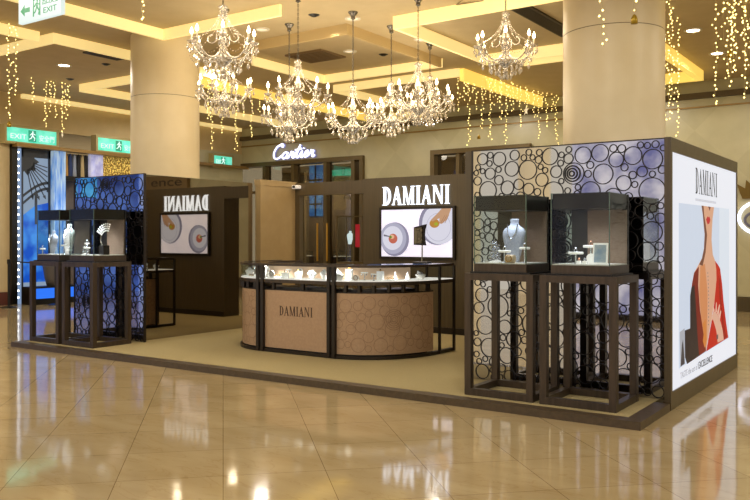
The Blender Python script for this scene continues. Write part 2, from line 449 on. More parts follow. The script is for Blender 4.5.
# ------------------------------------------------------------------ PLATFORM
XL = -9.02
t = thing('display_platform', 'low beige carpeted platform with a dark brown edge carrying the jewellery stand', 'platform', (XL/2,2.4,0))
B(XL+.14,-.14,.14,4.8,.02,.071).build('carpet', M['carpet'], t)
MB().box(XL,0,0,.14,0,.07).box(XL,XL+.14,.14,4.8,0,.07).box(-.14,0,.14,.897,0,.07).build('edge_band', M['border'], t)

# ------------------------------------------------------------------ LATTICE SCREENS
def pack(W, H, seed, rmin=.03, rmax=.125, tries=2600):
    rnd = random.Random(seed); cs = []
    def room(x, y):
        r = min(x, W-x, y, H-y)
        for a, b, c in cs:
            r = min(r, math.hypot(a-x, b-y)-c)
            if r < rmin: return 0
        return r
    nb = int(4*W*H)
    for k in range(nb*6):
        r = rnd.uniform(.75,1)*rmax
        if 2*r > W: break
        x, y = rnd.uniform(r,W-r), rnd.uniform(r,H-r)
        if len(cs) < nb and room(x,y) >= r: cs.append((x,y,r))
    for k in range(tries):
        best = (0,0,0)
        for q in range(10):
            x, y = rnd.uniform(0,W), rnd.uniform(0,H); r = room(x,y)
            cap = rmax*rnd.choice([.8,.7,.6,.5])
            if min(r,cap) > best[2]: best = (x,y,min(r,cap))
        if best[2] >= rmin: cs.append(best)
    return cs
def lattice(x0, x1, y, z0, z1, seed, special=3):
    mb = MB(); fr = FY(x0, y, z0); cs = pack(x1-x0, z1-z0, seed); rnd = random.Random(seed+5)
    big = sorted(range(len(cs)), key=lambda i: -cs[i][2])[:30]; sp = rnd.sample(big, special)
    for i, (a, b, r) in enumerate(cs):
        mb.ring((a,b), r-.0075, r+.0015, fr, .006, 0, 26 if r > .07 else 16)
        if i in sp:
            k = r*.78; cx = a-.1*r
            while k > .015:
                mb.ring((cx,b), k-.014, k, fr, .006, 0, 20); k -= .026; cx -= .004
    return mb
def screen(x0, x1, y, lab, seed):
    t = thing('lattice_screen', lab, 'screen', ((x0+x1)/2,y,.07), 'mirror screens with ring lattice')
    B(x0,x1,y,y+.03,.07,2.49).build('mirror_panel', M['mirror_blue'], t)
    lattice(x0+.01,x1-.01,y-.001,.08,2.48,seed).build('ring_lattice', M['lattice'], t)
    MB().box(x0-.012,x0,y-.012,y+.03,.07,2.5).box(x1,x1+.012,y-.012,y+.03,.07,2.5).box(x0,x1,y-.012,y+.03,2.49,2.5).build('edge_frame', M['bronze_dark'], t)
screen(-2.08,-.06,1.05,'tall mirror screen covered in black ring lattice behind the right display cases',11)
screen(XL+.02,-7.38,1.05,'tall bluish mirror screen covered in black ring lattice behind the left display cases',23)

# mirror wall along the left end and beige partition beyond it
t = thing('mirror_wall', 'large plain mirror wall reflecting the reversed lit sign and screen', 'mirror', (-7.45,2.4,.07))
B(-7.62,-7.52,1.1,3.45,.07,2.5).build('mirror_panel', M['mirror'], t)
mb = MB()
frs = ((-7.518,1.1,.07),(0,1,0),(0,0,1),(1,0,0))
for (a,b,r) in pack(.13,1.1,4,.014,.05,400): mb.ring((a,b+1.0), r-.006, r, frs, .004, 0, 14)
mb.build('ring_lattice_strip', M['lattice'], t)
t = thing('side_partition', 'plain beige partition panel with a slim top rail beyond the mirror wall', 'partition', (-7.45,4.1,.07))
B(-7.5,-7.38,3.5,4.42,.07,2.46).build('panel', M['beige_panel'], t)
B(-7.51,-7.37,3.49,4.43,2.46,2.56).build('top_rail', M['beige_panel'], t)
t = thing('entrance_frame', 'dark brown header beam on a slim post linking partition and sign wall', 'frame', (-6.7,4.45,.07))
B(-7.38,-7.28,4.4,4.5,.07,2.54).build('post', M['wall_brown'], t)
B(-7.28,-5.9,4.4,4.5,2.32,2.54).build('header_beam', M['wall_brown'], t)
t = thing('security_camera', 'small white security camera on top of the slim dark post', 'camera', (-7.3,4.33,2.47))
B(-7.36,-7.24,4.28,4.4,2.44,2.5).build('housing', M['white'], t, bevel=.01)
MB().tube([(-7.3,4.28,2.47),(-7.3,4.25,2.47)], .022, 12).build('lens', M['black'], t)

# ------------------------------------------------------------------ SIGN WALL with screen
t = thing('sign_wall', 'dark brown freestanding wall carrying the lit sign and video screen', 'wall panel', (-4,4.6,.07))
B(-5.9,-2.08,4.4,4.8,.07,2.56).build('wall_panel', M['wall_brown'], t)
MB().box(-5.9,-2.08,4.385,4.4,.07,.17).build('skirting', M['bronze_dark'], t)
B(-2.2,-2.1,1.1,4.4,.07,2.5).build('side_return', M['wall_brown'], t)

t = thing('illuminated_sign', 'glowing white DAMIANI letters mounted on the dark brown wall', 'sign', (-4.86,4.38,2.1))
M['sign_white'] = glow('sign_white', (232,240,255), 2.6)
word('DAMIANI', 1.26, .30, FY(-5.49,4.395,2.105), M['sign_white'], t, .03, 0, False, 'letter')

t = thing('video_screen', 'wall screen showing two plated desserts on a pale lilac tablecloth', 'screen', (-4.84,4.38,1.26))
xs0, xs1, zs0, zs1 = -5.5,-4.17,1.27,2.03
MB().box(xs0-.04,xs1+.04,4.35,4.4,zs0-.04,zs0).box(xs0-.04,xs1+.04,4.35,4.4,zs1,zs1+.04).box(xs0-.04,xs0,4.35,4.4,zs0,zs1).box(xs1,xs1+.04,4.35,4.4,zs0,zs1).build('bezel', M['bronze_dark'], t)
M['scr_bg'] = noisy('screen_lilac', (206,204,226), (224,222,240), 1.5, .3, es=.95)
B(xs0,xs1,4.36,4.39,zs0,zs1).build('display_panel', M['scr_bg'], t)
F = FY(0,4.36,0)
def flat(poly, m, name, par, f=F, off=0, t_=.001): return MB().prism(poly, f, t_, off).build(name, m, par)
g = lambda n, c, e=.9: glow(n, c, e)
def clipdisc(cx, cz, r, rz=None, n=40, x0=xs0, x1=xs1, z0=zs0, z1=zs1):
    rz = rz or r
    return [(min(max(cx+r*math.cos(2*math.pi*i/n),x0),x1), min(max(cz+rz*math.sin(2*math.pi*i/n),z0),z1)) for i in range(n)]
mA, mB_, mC = g('plate_shadow',(150,146,170)), g('plate_rim',(186,184,206)), g('plate_white',(232,230,244))
flat(clipdisc(-5.24,1.55,.275), mA, 'plate_shadow', t, off=.001)
flat(clipdisc(-5.27,1.565,.255), mB_, 'plate_rim', t, off=.002)
flat(clipdisc(-5.28,1.57,.195), mC, 'plate_center', t, off=.003)
flat(clipdisc(-4.44,1.80,.34), mA, 'plate_shadow', t, off=.001)
flat(clipdisc(-4.40,1.79,.32), mC, 'plate_center', t, off=.002)
mm = MB(); mm.ring((-4.42,1.74), .215, .222, F, .001, .003, 40)
mm.build('plate_rim', mB_, t)
flat(clipdisc(-5.27,1.56,.085,.08), g('pastry',(206,110,90)), 'pastry', t, off=.005)
flat(clipdisc(-5.29,1.59,.045,.035), g('pastry_top',(240,190,150)), 'pastry_topping', t, off=.006)
flat(clipdisc(-5.315,1.585,.022), g('leaf',(110,150,50)), 'garnish', t, off=.007)
flat([(-5.45,1.63),(-5.32,1.60),(-5.32,1.585),(-5.45,1.60)], g('spoon',(120,116,130)), 'spoon', t, off=.0065)
flat(clipdisc(-4.49,1.80,.09,.07), g('cake',(196,140,60)), 'pastry', t, off=.005)
flat(clipdisc(-4.46,1.79,.035,.025), g('cake_green',(170,180,50)), 'garnish', t, off=.006)
flat([(-4.36,2.03),(-4.19,2.03),(-4.26,1.86),(-4.36,1.79),(-4.40,1.80),(-4.40,1.88),(-4.53,1.83),(-4.55,1.86),(-4.42,1.97)], g('hand_skin',(206,160,124)), 'hand', t, off=.007)
for k in range(3):
    flat([(-4.30+.035*k,1.93),(-4.295+.035*k,1.93),(-4.37+.035*k,1.80),(-4.375+.035*k,1.81)], g('finger_shade',(160,110,80)), 'finger_shadow', t, off=.008)

# ------------------------------------------------------------------ LIGHTBOX POSTER
t = thing('lightbox_wall', 'tall brown framed wall end facing the aisle that holds the lit poster', 'wall panel', (-.1,2.5,0))
MB().box(-.06,.0,.93,.985,.0,2.49).box(-.06,.0,3.93,3.965,.0,2.49).box(-.06,.0,.985,3.93,2.36,2.49).box(-.06,.0,.985,3.93,.0,.165).build('frame', M['wall_brown'], t)
B(-2.0,-.06,3.93,3.965,.072,2.49).build('end_panel', M['wall_brown'], t)
t = thing('lightbox_poster', 'backlit white jewellery poster of a woman in a red jacket', 'poster', (0,2.45,.165))
B(-.05,-.012,.985,3.93,.165,2.36).build('diffuser_panel', glow('poster_white', (238,240,248), 1.0), t)
PF = ((-.012,0,0),(0,1,0),(0,0,1),(1,0,0))
def pf(poly, c, name, off, e=.95): return MB().prism(poly, PF, .0006, off).build(name, glow('poster_'+name, c, e), t)
pf([(1.25,.34),(3.53,.40),(3.53,1.91),(1.25,1.90)], (212,222,238), 'photo_background', .0006)
pf([(3.0,.42),(3.53,.42),(3.53,1.91),(3.0,1.91)], (226,234,244), 'pale_backdrop', .0010)
pf([(1.28,.68),(1.46,.70),(1.47,.36),(1.31,.35)], (176,178,186), 'sleeve_left', .0012)
pf([(1.31,.35),(1.36,.55),(1.40,.60),(1.47,.36)], (70,66,70), 'arm_shadow', .0014)
pf([(2.15,1.905),(2.21,1.81),(2.25,1.7),(2.29,1.61),(2.26,1.46),(2.17,1.36),(1.98,1.28),(1.83,1.22),(1.75,1.11),(1.9,.74),(2.35,.38),(2.73,.85),(2.95,1.11),(2.89,1.2),(2.78,1.32),(2.67,1.39),(2.61,1.55),(2.63,1.66),(2.66,1.78),(2.73,1.905)], (222,168,136), 'woman_skin', .0018)
pf([(2.15,1.905),(2.21,1.81),(2.25,1.7),(2.29,1.61),(2.26,1.46),(2.17,1.36),(2.05,1.3),(2.2,1.28),(2.33,1.42),(2.40,1.6),(2.33,1.72),(2.26,1.82),(2.24,1.905)], (120,74,58), 'neck_shadow', .0024)
pf([(2.1,1.28),(2.3,1.3),(2.42,1.0),(2.40,.6),(2.36,.4),(2.15,.7),(2.05,1.0)], (214,140,92), 'chest_shadow', .0024)
pf([(2.45,1.905),(2.52,1.86),(2.56,1.905)], (110,60,60), 'nostril', .003)
pf([(2.35,1.765),(2.42,1.80),(2.46,1.79),(2.50,1.80),(2.55,1.765),(2.50,1.725),(2.42,1.715)], (196,36,54), 'lips', .003)
pf([(1.83,1.22),(2.03,1.28),(2.00,1.09),(2.08,.83),(2.35,.38),(1.79,.355),(1.55,.345),(1.67,.67),(1.71,1.04),(1.75,1.12)], (126,32,28), 'jacket_left', .003)
pf([(1.72,1.08),(1.84,1.1),(1.90,.9),(1.97,.58),(2.04,.37),(1.55,.345),(1.47,.42),(1.46,.68),(1.67,.68),(1.67,1.0)], (44,34,38), 'jacket_shadow', .0036)
pf([(2.78,1.32),(2.90,1.28),(3.03,1.23),(3.14,1.04),(3.21,.85),(3.35,.6),(3.47,.41),(2.36,.375),(2.50,.55),(2.63,.70),(2.74,.86),(2.85,1.11),(2.84,1.22)], (196,34,26), 'jacket_right', .003)
pf([(2.95,1.15),(3.03,1.1),(3.12,.8),(3.30,.5),(3.40,.42),(3.2,.41),(3.1,.7),(3.0,.9)], (160,22,20), 'jacket_fold', .0034)
pf([(2.62,.73),(2.70,.77),(2.80,.76),(2.93,.70),(3.06,.62),(3.16,.52),(3.22,.41),(2.90,.41),(2.88,.48),(2.83,.55),(2.75,.62)], (226,176,150), 'hand', .0042)
for i, p in enumerate([[(2.70,.75),(2.66,.80),(2.68,.835),(2.75,.78)],[(2.78,.755),(2.82,.86),(2.85,.86),(2.86,.75)],[(2.86,.74),(2.98,.83),(3.02,.82),(2.94,.70)],[(2.94,.70),(3.05,.76),(3.08,.74),(3.01,.65)]]):
    pf(p, (232,184,160), 'finger', .0046)
pf([(2.62,.72),(2.54,.68),(2.55,.66),(2.66,.69),(2.75,.66),(2.72,.70)], (226,176,150), 'thumb', .0048)
pf([(2.84,.50),(2.92,.50),(2.92,.45),(2.84,.45)], (110,90,90), 'finger_ring', .005)
pf([(2.20,.68),(2.32,.72),(2.34,.60),(2.38,.50),(2.28,.42),(2.20,.50),(2.24,.58)], (214,130,60), 'gold_bracelet', .0044)
mb = MB()
for k in range(15):
    u = k/14; mb.disc((2.42+.13*u-.1*u*u, 1.20-.55*u), .012, .009, PF, .0008, .005, 8)
mb.build('pendant_necklace', glow('poster_necklace', (120,110,110), .8), t)
word('DAMIANI', .99, .26, ((-.012,1.90,2.02),(0,1,0),(0,0,1),(1,0,0)), mat('poster_black',(14,14,16),.5), t, .0012, .0006)
mb = MB(); rnd = random.Random(2); y = 1.9
while y < 2.84:
    w_ = rnd.uniform(.02,.035); mb.prism([(y,1.945),(y+w_,1.945),(y+w_,1.97),(y,1.97)], PF, .0008, .0005); y += w_+.012
mb.build('fine_print', glow('poster_pale_grey',(212,212,220),.9), t)
sans('TASTE the art of', .085, ((-.012,1.30,.235),(0,1,0),(0,0,1),(1,0,0)), glow('poster_light_grey',(196,196,202),.85), 'slogan_grey', t, .002, width=.68)
sans('EXCELLENCE', .10, ((-.012,2.02,.235),(0,1,0),(0,0,1),(1,0,0)), M['black'], 'slogan_black', t, .002, width=.63)

# ------------------------------------------------------------------ DISPLAY TABLES
def table(x0, label, group='open frame display plinths'):
    x1 = x0+.70; y0, y1 = .22, .86; w = .065
    t = thing('display_plinth', label, 'plinth', ((x0+x1)/2,(y0+y1)/2,.07), group)
    for x in (x0, x1-w):
        for y in (y0, y1-w): B(x,x+w,y,y+w,.07,1.17).build('leg', M['bronze'], t)
    def rim(z0,z1): 
        return MB().box(x0+w,x1-w,y0+.001,y0+w,z0,z1).box(x0+w,x1-w,y1-w,y1-.001,z0,z1).box(x0+.001,x0+w,y0+w,y1-w,z0,z1).box(x1-w,x1-.001,y0+w,y1-w,z0,z1)
    rim(.072,.137).build('bottom_rail', M['bronze'], t)
    B(x0,x1,y0,y1,1.17,1.235).build('top_panel', M['bronze'], t)
    B(x0+.04,x1-.04,y0+.04,y1-.04,1.235,1.25).build('shadow_gap', M['black'], t)
    return t
def showcase(cx, label, dark_left=.16):
    x0, x1, y0, y1, z0, zt = cx-.27, cx+.27, .29, .83, 1.25, 1.97
    t = thing('glass_showcase', label, 'display case', (cx,.56,z0), 'glass jewellery showcases')
    B(x0,x1,y0,y1,z0,z0+.075).build('base', M['bronze'], t)
    B(x0+.01,x1-.01,y0+.01,y1-.02,z0+.075,z0+.085).build('display_floor', M['case_floor'], t)
    B(x0+.012,x1-.012,y0+.012,y1,zt-.14,zt).build('lamp_hood', M['bronze_dark'], t)
    MB().box(x0,x1,y0,y0+.006,z0+.075,zt+.004).box(x0,x0+.006,y0,y1,z0+.075,zt+.004).box(x1-.006,x1,y0,y1,z0+.075,zt+.004).build('glass_panes', M['glass'], t)
    B(x0-.001,x0+.007,y0-.001,y0+.007,z0+.075,zt+.004).build('glass_edge', M['glass_edge'], t); B(x1-.007,x1+.001,y0-.001,y0+.007,z0+.075,zt+.004).build('glass_edge', M['glass_edge'], t)
    MB().box(x0+dark_left,x1-.01,y1-.035,y1-.02,z0+.085,zt-.14).build('back_panel', M['case_back'], t)
    B(x0+.006,x0+dark_left,y1-.035,y1-.02,z0+.085,zt-.14).build('dark_back_panel', M['case_dark'], t)
    B(x0,x1,y1-.02,y1,z0+.075,zt).build('rear_frame', M['black'], t)
    
    l = bpy.data.lights.new('showcase_lamp','AREA'); l.energy = 2.0 if cx > -5 else 4.5; l.size = .3; l.spread = R(110); l.color = (.86,.9,1)
    lo = bpy.data.objects.new('showcase_lamp', l); COL.objects.link(lo); lo.location = (cx,.52,zt-.16); lo['category']='lamp'; lo['label'] = 'lamp inside the '+label
    lo.parent = t; lo.location = Vector((cx,.52,zt-.16))-Vector(t.location)
    for k in ('category','label'): del lo[k]
    return t
tables = [(-1.735,'dark bronze open frame plinth under the showcase with the grey necklace bust'),
          (-.97,'dark bronze open frame plinth at the right corner of the platform'),
          (-8.12,'dark bronze open frame plinth at left, nearer the mirror wall'),
          (-8.90,'dark bronze open frame plinth at the far left end of the platform')]
for x, l in tables: table(x, l)
cases = [(-1.40,'glass showcase holding a grey bust with necklace and silver earring tree'),
         (-.62,'glass showcase with taupe back holding two small white ring shelves'),
         (-7.77,'left glass showcase holding a curved earring fan and ring stands'),
         (-8.55,'far left glass showcase holding a white bust')]
for x, l in cases: showcase(x, l)
ZF = 1.336

def bust(x, y, z, h, m, label, jewel=True, rot=0, lean=1):
    t = thing('necklace_bust', label, 'bust', (x,y,z))
    k = h/.42
    prof = [(.05,0),(.065,.01),(.072,.05),(.092,.12),(.115,.2),(.128,.26),(.126,.295),(.105,.325),(.07,.345),(.05,.36),(.044,.38),(.048,.405),(.05,.415),(.03,.42)]
    mb = MB(); mb.lathe([(r*k*.95,zz*k) for r,zz in prof], (0,0,0), 28, 1, .45)
    b = mb; b.v = [(a+x, bb+y+ (c*.06), c+z) for a,bb,c in b.v]
    b.build('bust_form', m, t, smooth=True)
    if jewel:
        pts = []
        for i in range(25):
            a = math.pi*i/24; u = math.cos(a)*.052*k; dz = math.sin(a)
            pts.append((x+u, y-.022*k-.036*k*dz, z+(.365-.13*dz)*k))
        MB().tube(pts, .006, 6).build('necklace', M['silver'], t)
        MB().lathe([(.002,-.018),(.012,-.004),(.010,.006),(.002,.012)], (x,y-.062*k,z+.225*k), 8).build('pendant', M['silver'], t)
    return t
bust(-1.40,.60,ZF,.42,M['bust_grey'],'grey linen necklace bust with silver chain in the showcase over the third plinth')
bust(-8.52,.60,ZF,.44,M['bust_white'],'bright white necklace bust in the far left showcase')
bust(-8.68,.45,ZF,.34,M['bust_grey'],'pale bluish bust at the left edge of the far left showcase', True)

def ring_tree(x, y, z, label, n=4, h=.2):
    t = thing('earring_tree', label, 'jewellery stand', (x,y,z))
    MB().lathe([(.045,0),(.04,.012),(.012,.02)], (x,y,z), 18).build('foot', M['white'], t)
    MB().tube([(x,y,z+.01),(x,y,z+h)], .006, 8).build('stem', M['silver'], t)
    for i in range(n):
        zz = z+.035+(h-.03)*i/n; rr = .05-.006*i
        mb = MB()
        for k in range(5):
            a = k*1.257+i*.6
            mb.lathe([(.003,-.012),(.016,-.004),(.014,.006),(.004,.013)], (x+rr*.75*math.cos(a), y+rr*.75*math.sin(a), zz+.012*math.sin(k*2)), 8)
        mb.build('sparkling_tier', M['silver'], t)
    return t
ring_tree(-1.54,.46,ZF,'tall silver earring tree left of the grey bust in the showcase',5,.21)
ring_tree(-1.60,.64,ZF,'silver earring tree against the left glass of the bust showcase',4,.18)
def pedestal(x, y, z, h, label, r=.05, gem='silver'):
    t = thing('ring_pedestal', label, 'jewellery stand', (x,y,z))
    MB().lathe([(.02,0),(.008,.008),(.007,h-.012)], (x,y,z), 12).build('stem', M['silver'], t)
    MB().lathe([(r*.9,h-.014),(r,h-.010),(r,h+.004),(r*.92,h+.008)], (x,y,z), 28).build('disc_top', M['white'], t, smooth=False)
    mb = MB(); mb.ring((0,0), .012, .016, ((x,y,z+h+.022),(1,0,0),(0,0,1),(0,-1,0)), .005, 0, 18); mb.lathe([(.002,-.006),(.009,0),(.002,.006)], (x,y,z+h+.042), 8)
    mb.build('finger_ring', M[gem], t)
    return t
pedestal(-1.40,.40,ZF,.11,'round white ring disc in front of the grey bust',.06)
pedestal(-1.23,.48,ZF,.14,'round white ring disc at the right glass of the bust showcase',.05)
t = thing('ring_drum', 'cream round drum holding a gold ring below the grey bust', 'jewellery stand', (-1.32,.36,ZF))
MB().tube([(-1.36,.36,ZF+.038),(-1.28,.36,ZF+.038)], .038, 24).build('drum', mat('cream_leather',(214,190,160),.5), t)
MB().ring((0,0), .026, .032, ((-1.32,.32,ZF+.04),(1,0,0),(0,0,1),(0,-1,0)), .008, 0, 20).build('ring_band', M['gold'], t)
pedestal(-.72,.46,ZF,.10,'lower left white oval ring shelf in the taupe showcase',.07)
pedestal(-.60,.52,ZF,.16,'higher white oval ring shelf in the middle of the taupe showcase',.07,'rose')
t = thing('picture_frame', 'white framed blue card standing at the right of the taupe showcase', 'picture frame', (-.475,.42,ZF))
fr = ((-.54,.40,ZF),(1,0,0),(0,.12,.99),(0,-.99,.12))
MB().prism([(0,0),(.135,0),(.135,.19),(0,.19)], fr, .01).build('frame', M['white'], t)
MB().prism([(.014,.016),(.121,.016),(.121,.174),(.014,.174)], fr, .002, .0105).build('card', noisy('blue_card',(150,176,206),(196,206,214),12,.5), t)
for x, y, l, g_ in [(-.66,.38,'small rose gold ring on a tiny white block left in the taupe showcase','rose'),(-.60,.36,'small white earring block beside the blue card in the taupe showcase','silver')]:
    t = thing('earring_block', l, 'jewellery stand', (x,y,ZF))
    MB().box(x-.018,x+.018,y-.018,y+.018,ZF,ZF+.03).build('block', M['white'], t, bevel=.004)
    MB().lathe([(.003,0),(.012,.01),(.01,.022),(.003,.03)], (x,y,ZF+.03), 10).build('gem', M[g_], t)
t = thing('scalloped_earring_stand', 'white shell shaped earring stand beside the blue card', 'jewellery stand', (-.575,.47,ZF))
MB().prism([(-.03,0),(.03,0)]+[(.045*math.cos(R(a)),.05+.045*math.sin(R(a))) for a in range(0,181,20)], FY(-.575,.47,ZF), .015).build('shell', M['white'], t)
# left showcase contents
t = thing('earring_fan', 'curved white and silver earring fan on a dark block in the left showcase', 'jewellery stand', (-7.62,.55,ZF))
B(-7.67,-7.57,.5,.6,ZF,ZF+.13).build('dark_block', M['case_dark'], t)
MB().tube([(-7.66,.55,ZF+.12),(-7.70,.55,ZF+.2),(-7.68,.55,ZF+.3)], .006, 8).build('arm', M['silver'], t)
mb = MB()
for j in range(4):
    r = .13+.035*j
    for k in range(8):
        a = R(150-11*k); cx, cz = -7.55+r*math.cos(a), ZF+.22+r*math.sin(a)*.9
        mb.lathe([(.003,-.012),(.012,0),(.003,.012)], (cx,.54,cz), 8)
mb.build('silver_rows', M['white'], t)
pedestal(-7.87,.45,ZF,.16,'silver ring disc on a stem left of the earring fan',.035)
pedestal(-7.80,.40,ZF,.10,'low ring disc in front of the earring fan',.045)
ring_tree(-7.97,.5,ZF,'small silver earring tree in the left showcase',3,.15)
pedestal(-8.36,.42,ZF,.13,'white ring disc to the right of the white bust',.04)
pedestal(-8.42,.55,ZF,.06,'low white ring disc beneath the white bust',.045)
pedestal(-8.76,.34,ZF,.08,'low ring disc in the corner of the far left showcase',.04)

# ------------------------------------------------------------------ COUNTER
def path(off=0, a_end=0, tail=2.8, n=16):
    """outer line of the counter from back left round the front to back right, moved inward by off"""
    pts = []
    cl, cr, cy = (-5.42,2.42), (-4.18,2.42), 2.42
    rx, ry = .90-off, 1.09-off
    pts.append((cl[0]-rx, tail)); 
    for i in range(n+1):
        a = math.pi+ (math.pi/2)*i/n; pts.append((cl[0]+rx*math.cos(a), cy+ry*math.sin(a)))
    for i in range(1,5): pts.append((cl[0]+(cr[0]-cl[0])*i/5, cy-ry))
    for i in range(n+1):
        a = 1.5*math.pi+(math.pi/2)*i/n; pts.append((cr[0]+rx*math.cos(a), cy+ry*math.sin(a)))
    pts.append((cr[0]+rx, tail))
    return pts
NP = len(path())
counter = thing('display_counter', 'curved tan jewellery counter with a glass showcase top in the middle of the stand', 'counter', (-4.75,2.1,.07))
def cband(o, i, z0, z1, name, m, s=0, e=None, smooth=False):
    O, I = path(o)[s:e], path(i)[s:e]
    return MB().band(O, I, z0, z1).build(name, m, counter)
cband(.0,.06,.075,.115,'base_rail', M['bronze_dark'])
cband(.05,.42,.115,.16,'plinth_kick', M['black'], 1, NP-3)
# body panels: left curve, front, right curve
i0, i1, i2, i3 = 1, 17, 22, NP-3
cband(.03,.05,.13,.885,'body_panel', M['tan_panel'], i0, i1+1)
cband(.03,.05,.13,.885,'body_panel', M['tan_panel'], i1, i2+1)
cband(.03,.05,.13,.885,'body_panel', M['tan_panel'], i2, i3+1)
cband(.028,.052,.885,.90,'panel_edge_trim', M['bronze_dark'], i0, i3+1)
cband(.1,.42,.16,.93,'inner_cabinet', M['case_dark'], 2, NP-4)
cband(.0,.42,.985,1.03,'shelf_band', M['bronze'])
cband(.012,.40,1.03,1.038,'showcase_floor', glow('counter_floor_glow', (255,246,232), .8))  # showcase brightness put into the floor as emission
cband(.014,.019,1.038,1.205,'showcase_glass', M['glass'])
cband(.40,.41,1.038,1.205,'showcase_back', mat('showcase_back_taupe',(214,180,150),.4,emit=(214,180,150),es=.25), 2, NP-2)  # faint showcase light put into the taupe as emission
mbt = MB()
O, I = path(0), path(.035); mbt.band(O, I, 1.205, 1.235)
O, I = path(.385), path(.42); mbt.band(O, I, 1.205, 1.235)
mbt.build('top_frame', M['bronze'], counter)
cband(.035,.385,1.222,1.23,'top_glass', M['top_blue'])
# posts
def post(x, y, z0, z1, w=.035): B(x-w/2,x+w/2,y-w/2,y+w/2,z0,z1).build('post', M['bronze_dark'], counter)
fy = 2.42-1.09
for x in (-5.43,-5.35,-4.24,-4.16): post(x, fy+.005, .08, 1.21, .045)
PP = path(0)
for idx in (1,NP-2,NP-1,0): post(PP[idx][0], PP[idx][1], 1.03 if idx not in (0,NP-1,NP-2,1) else .08, 1.21, .03)
PI_ = path(.42)
for idx in (0,NP-1): post(PI_[idx][0], PI_[idx][1], .08, 1.21, .03)
# gap blocks under the shelf band
PG = path(.03)
for i in range(2, NP-3, 2):
    p = PG[i]; B(p[0]-.02,p[0]+.02,p[1]-.02,p[1]+.02,.90,.985).build('spacer_block', M['bronze_dark'], counter)
word('DAMIANI', .56, .125, FY(-5.08,fy+.03,.56), M['letter_dark'], counter, .004, 0, True, 'lettering')
# embossed circles that follow the curved panels
def emboss(s, e, seed):
    P = path(.0285)[s:e]; L = [0]
    for a, b in zip(P, P[1:]): L.append(L[-1]+math.hypot(b[0]-a[0], b[1]-a[1]))
    def at(u):
        u = max(0, min(L[-1], u))
        for i in range(len(P)-1):
            if u <= L[i+1]+1e-9:
                k = (u-L[i])/(L[i+1]-L[i]); return (P[i][0]+(P[i+1][0]-P[i][0])*k, P[i][1]+(P[i+1][1]-P[i][1])*k)
        return P[-1]
    mb = MB()
    def rg(cx, cz, r):
        n = 28; vs = []
        for i in range(n):
            a = 2*math.pi*i/n
            for rr in (r-.005, r):
                p = at(cx+rr*math.cos(a)); vs.append((p[0], p[1]-.0015, cz+rr*math.sin(a)))
        mb.add(vs, [(2*i,2*i+1,(2*i+3)%(2*n),(2*i+2)%(2*n)) for i in range(n)])
    for (a, b, r) in pack(L[-1]-.04, .70, seed, .04, .12, 500): rg(a+.02, b+.16, r)
    c = L[-1]*.55
    for r in (.13,.105,.08,.055,.03): rg(c, .56, r)
    mb.build('embossed_circles', M['tan_line'], counter)
emboss(i2, i3+1, 3); emboss(i0, i1+1, 8)

# mirror standing on the counter
t = thing('tabletop_mirror', 'small square tilting mirror on a thin stand on the counter top', 'mirror', (-3.47,2.3,1.236))
mx_, my_ = -3.47,2.3
MB().box(mx_-.11,mx_+.11,my_-.06,my_+.06,1.24,1.264).build('foot', M['bronze_dark'], t, bevel=.005)
MB().tube([(mx_,my_,1.26),(mx_,my_,1.5)], .009, 10).build('stem', M['chrome'], t)
frm = ((mx_-.13,my_+.03,1.46),(.93,-.37,.06),(0,0,1),(-.37,-.93,0))
MB().prism([(0,.02),(.25,0),(.23,.06),(.22,.13),(.23,.2),(.26,.27),(0,.25)], frm, .018).build('frame', M['bronze_dark'], t)
MB().prism([(.015,.035),(.205,.03),(.2,.13),(.21,.235),(.015,.235)], frm, .003, .018).build('mirror_face', M['mirror'], t)
cband(.03,.39,1.2355,1.239,'blue_reflection_sheet', mat('blue_reflection',(58,92,150),.08,emit=(60,100,170),es=.15), NP-13, NP-3)  # blue reflection on the counter glass, painted as a faintly glowing sheet

# items inside the counter showcase
rnd = random.Random(5)
ORD = ['first','second','third','fourth','fifth','sixth','seventh','eighth','ninth','tenth','eleventh','twelfth','thirteenth','fourteenth','fifteenth','sixteenth','seventeenth','eighteenth']
def item_cube(t, h):
    B(-.04,.04,-.03,.03,0,h).build('block', M['white'], t, bevel=.004)
    MB().lathe([(.004,0),(.012,.01),(.012,.02),(.003,.03)], (0,0,h), 8).build('gem', M['gold'], t)
def item_cone(t, h):
    MB().lathe([(.03,0),(.028,.01),(.012,h*.7),(.006,h)], (0,0,0), 16).build('cone', M['white'], t, smooth=True)
    MB().ring((0,0), .013, .018, ((0,0,h*.62),(1,0,0),(0,1,0),(0,0,1)), .006, 0, 14).build('finger_ring', M['rose'], t)
def item_bust(t, h):
    MB().lathe([(r*.3,z*h/.42) for r,z in [(.12,0),(.13,.02),(.2,.15),(.26,.25),(.22,.3),(.1,.34),(.09,.4),(.05,.42)]], (0,0,0), 16, 1, .5).build('bust_form', M['bust_white'], t, smooth=True)
    MB().ring((0,0), .018, .022, ((0,-.02,h*.72),(1,0,0),(0,0,1),(0,-1,0)), .006, 0, 14).build('chain', M['silver'], t)
def item_tray(t, h):
    B(-.07,.07,-.05,.05,0,.012).build('tray_base', M['white'], t, bevel=.003)
    mb = MB()
    for k in range(4): mb.ring((0,0), .010, .014, ((-.045+.03*k,-.01,.026),(1,0,0),(0,0,1),(0,-1,0)), .005, 0, 12)
    mb.build('ring_row', M['gold'], t)
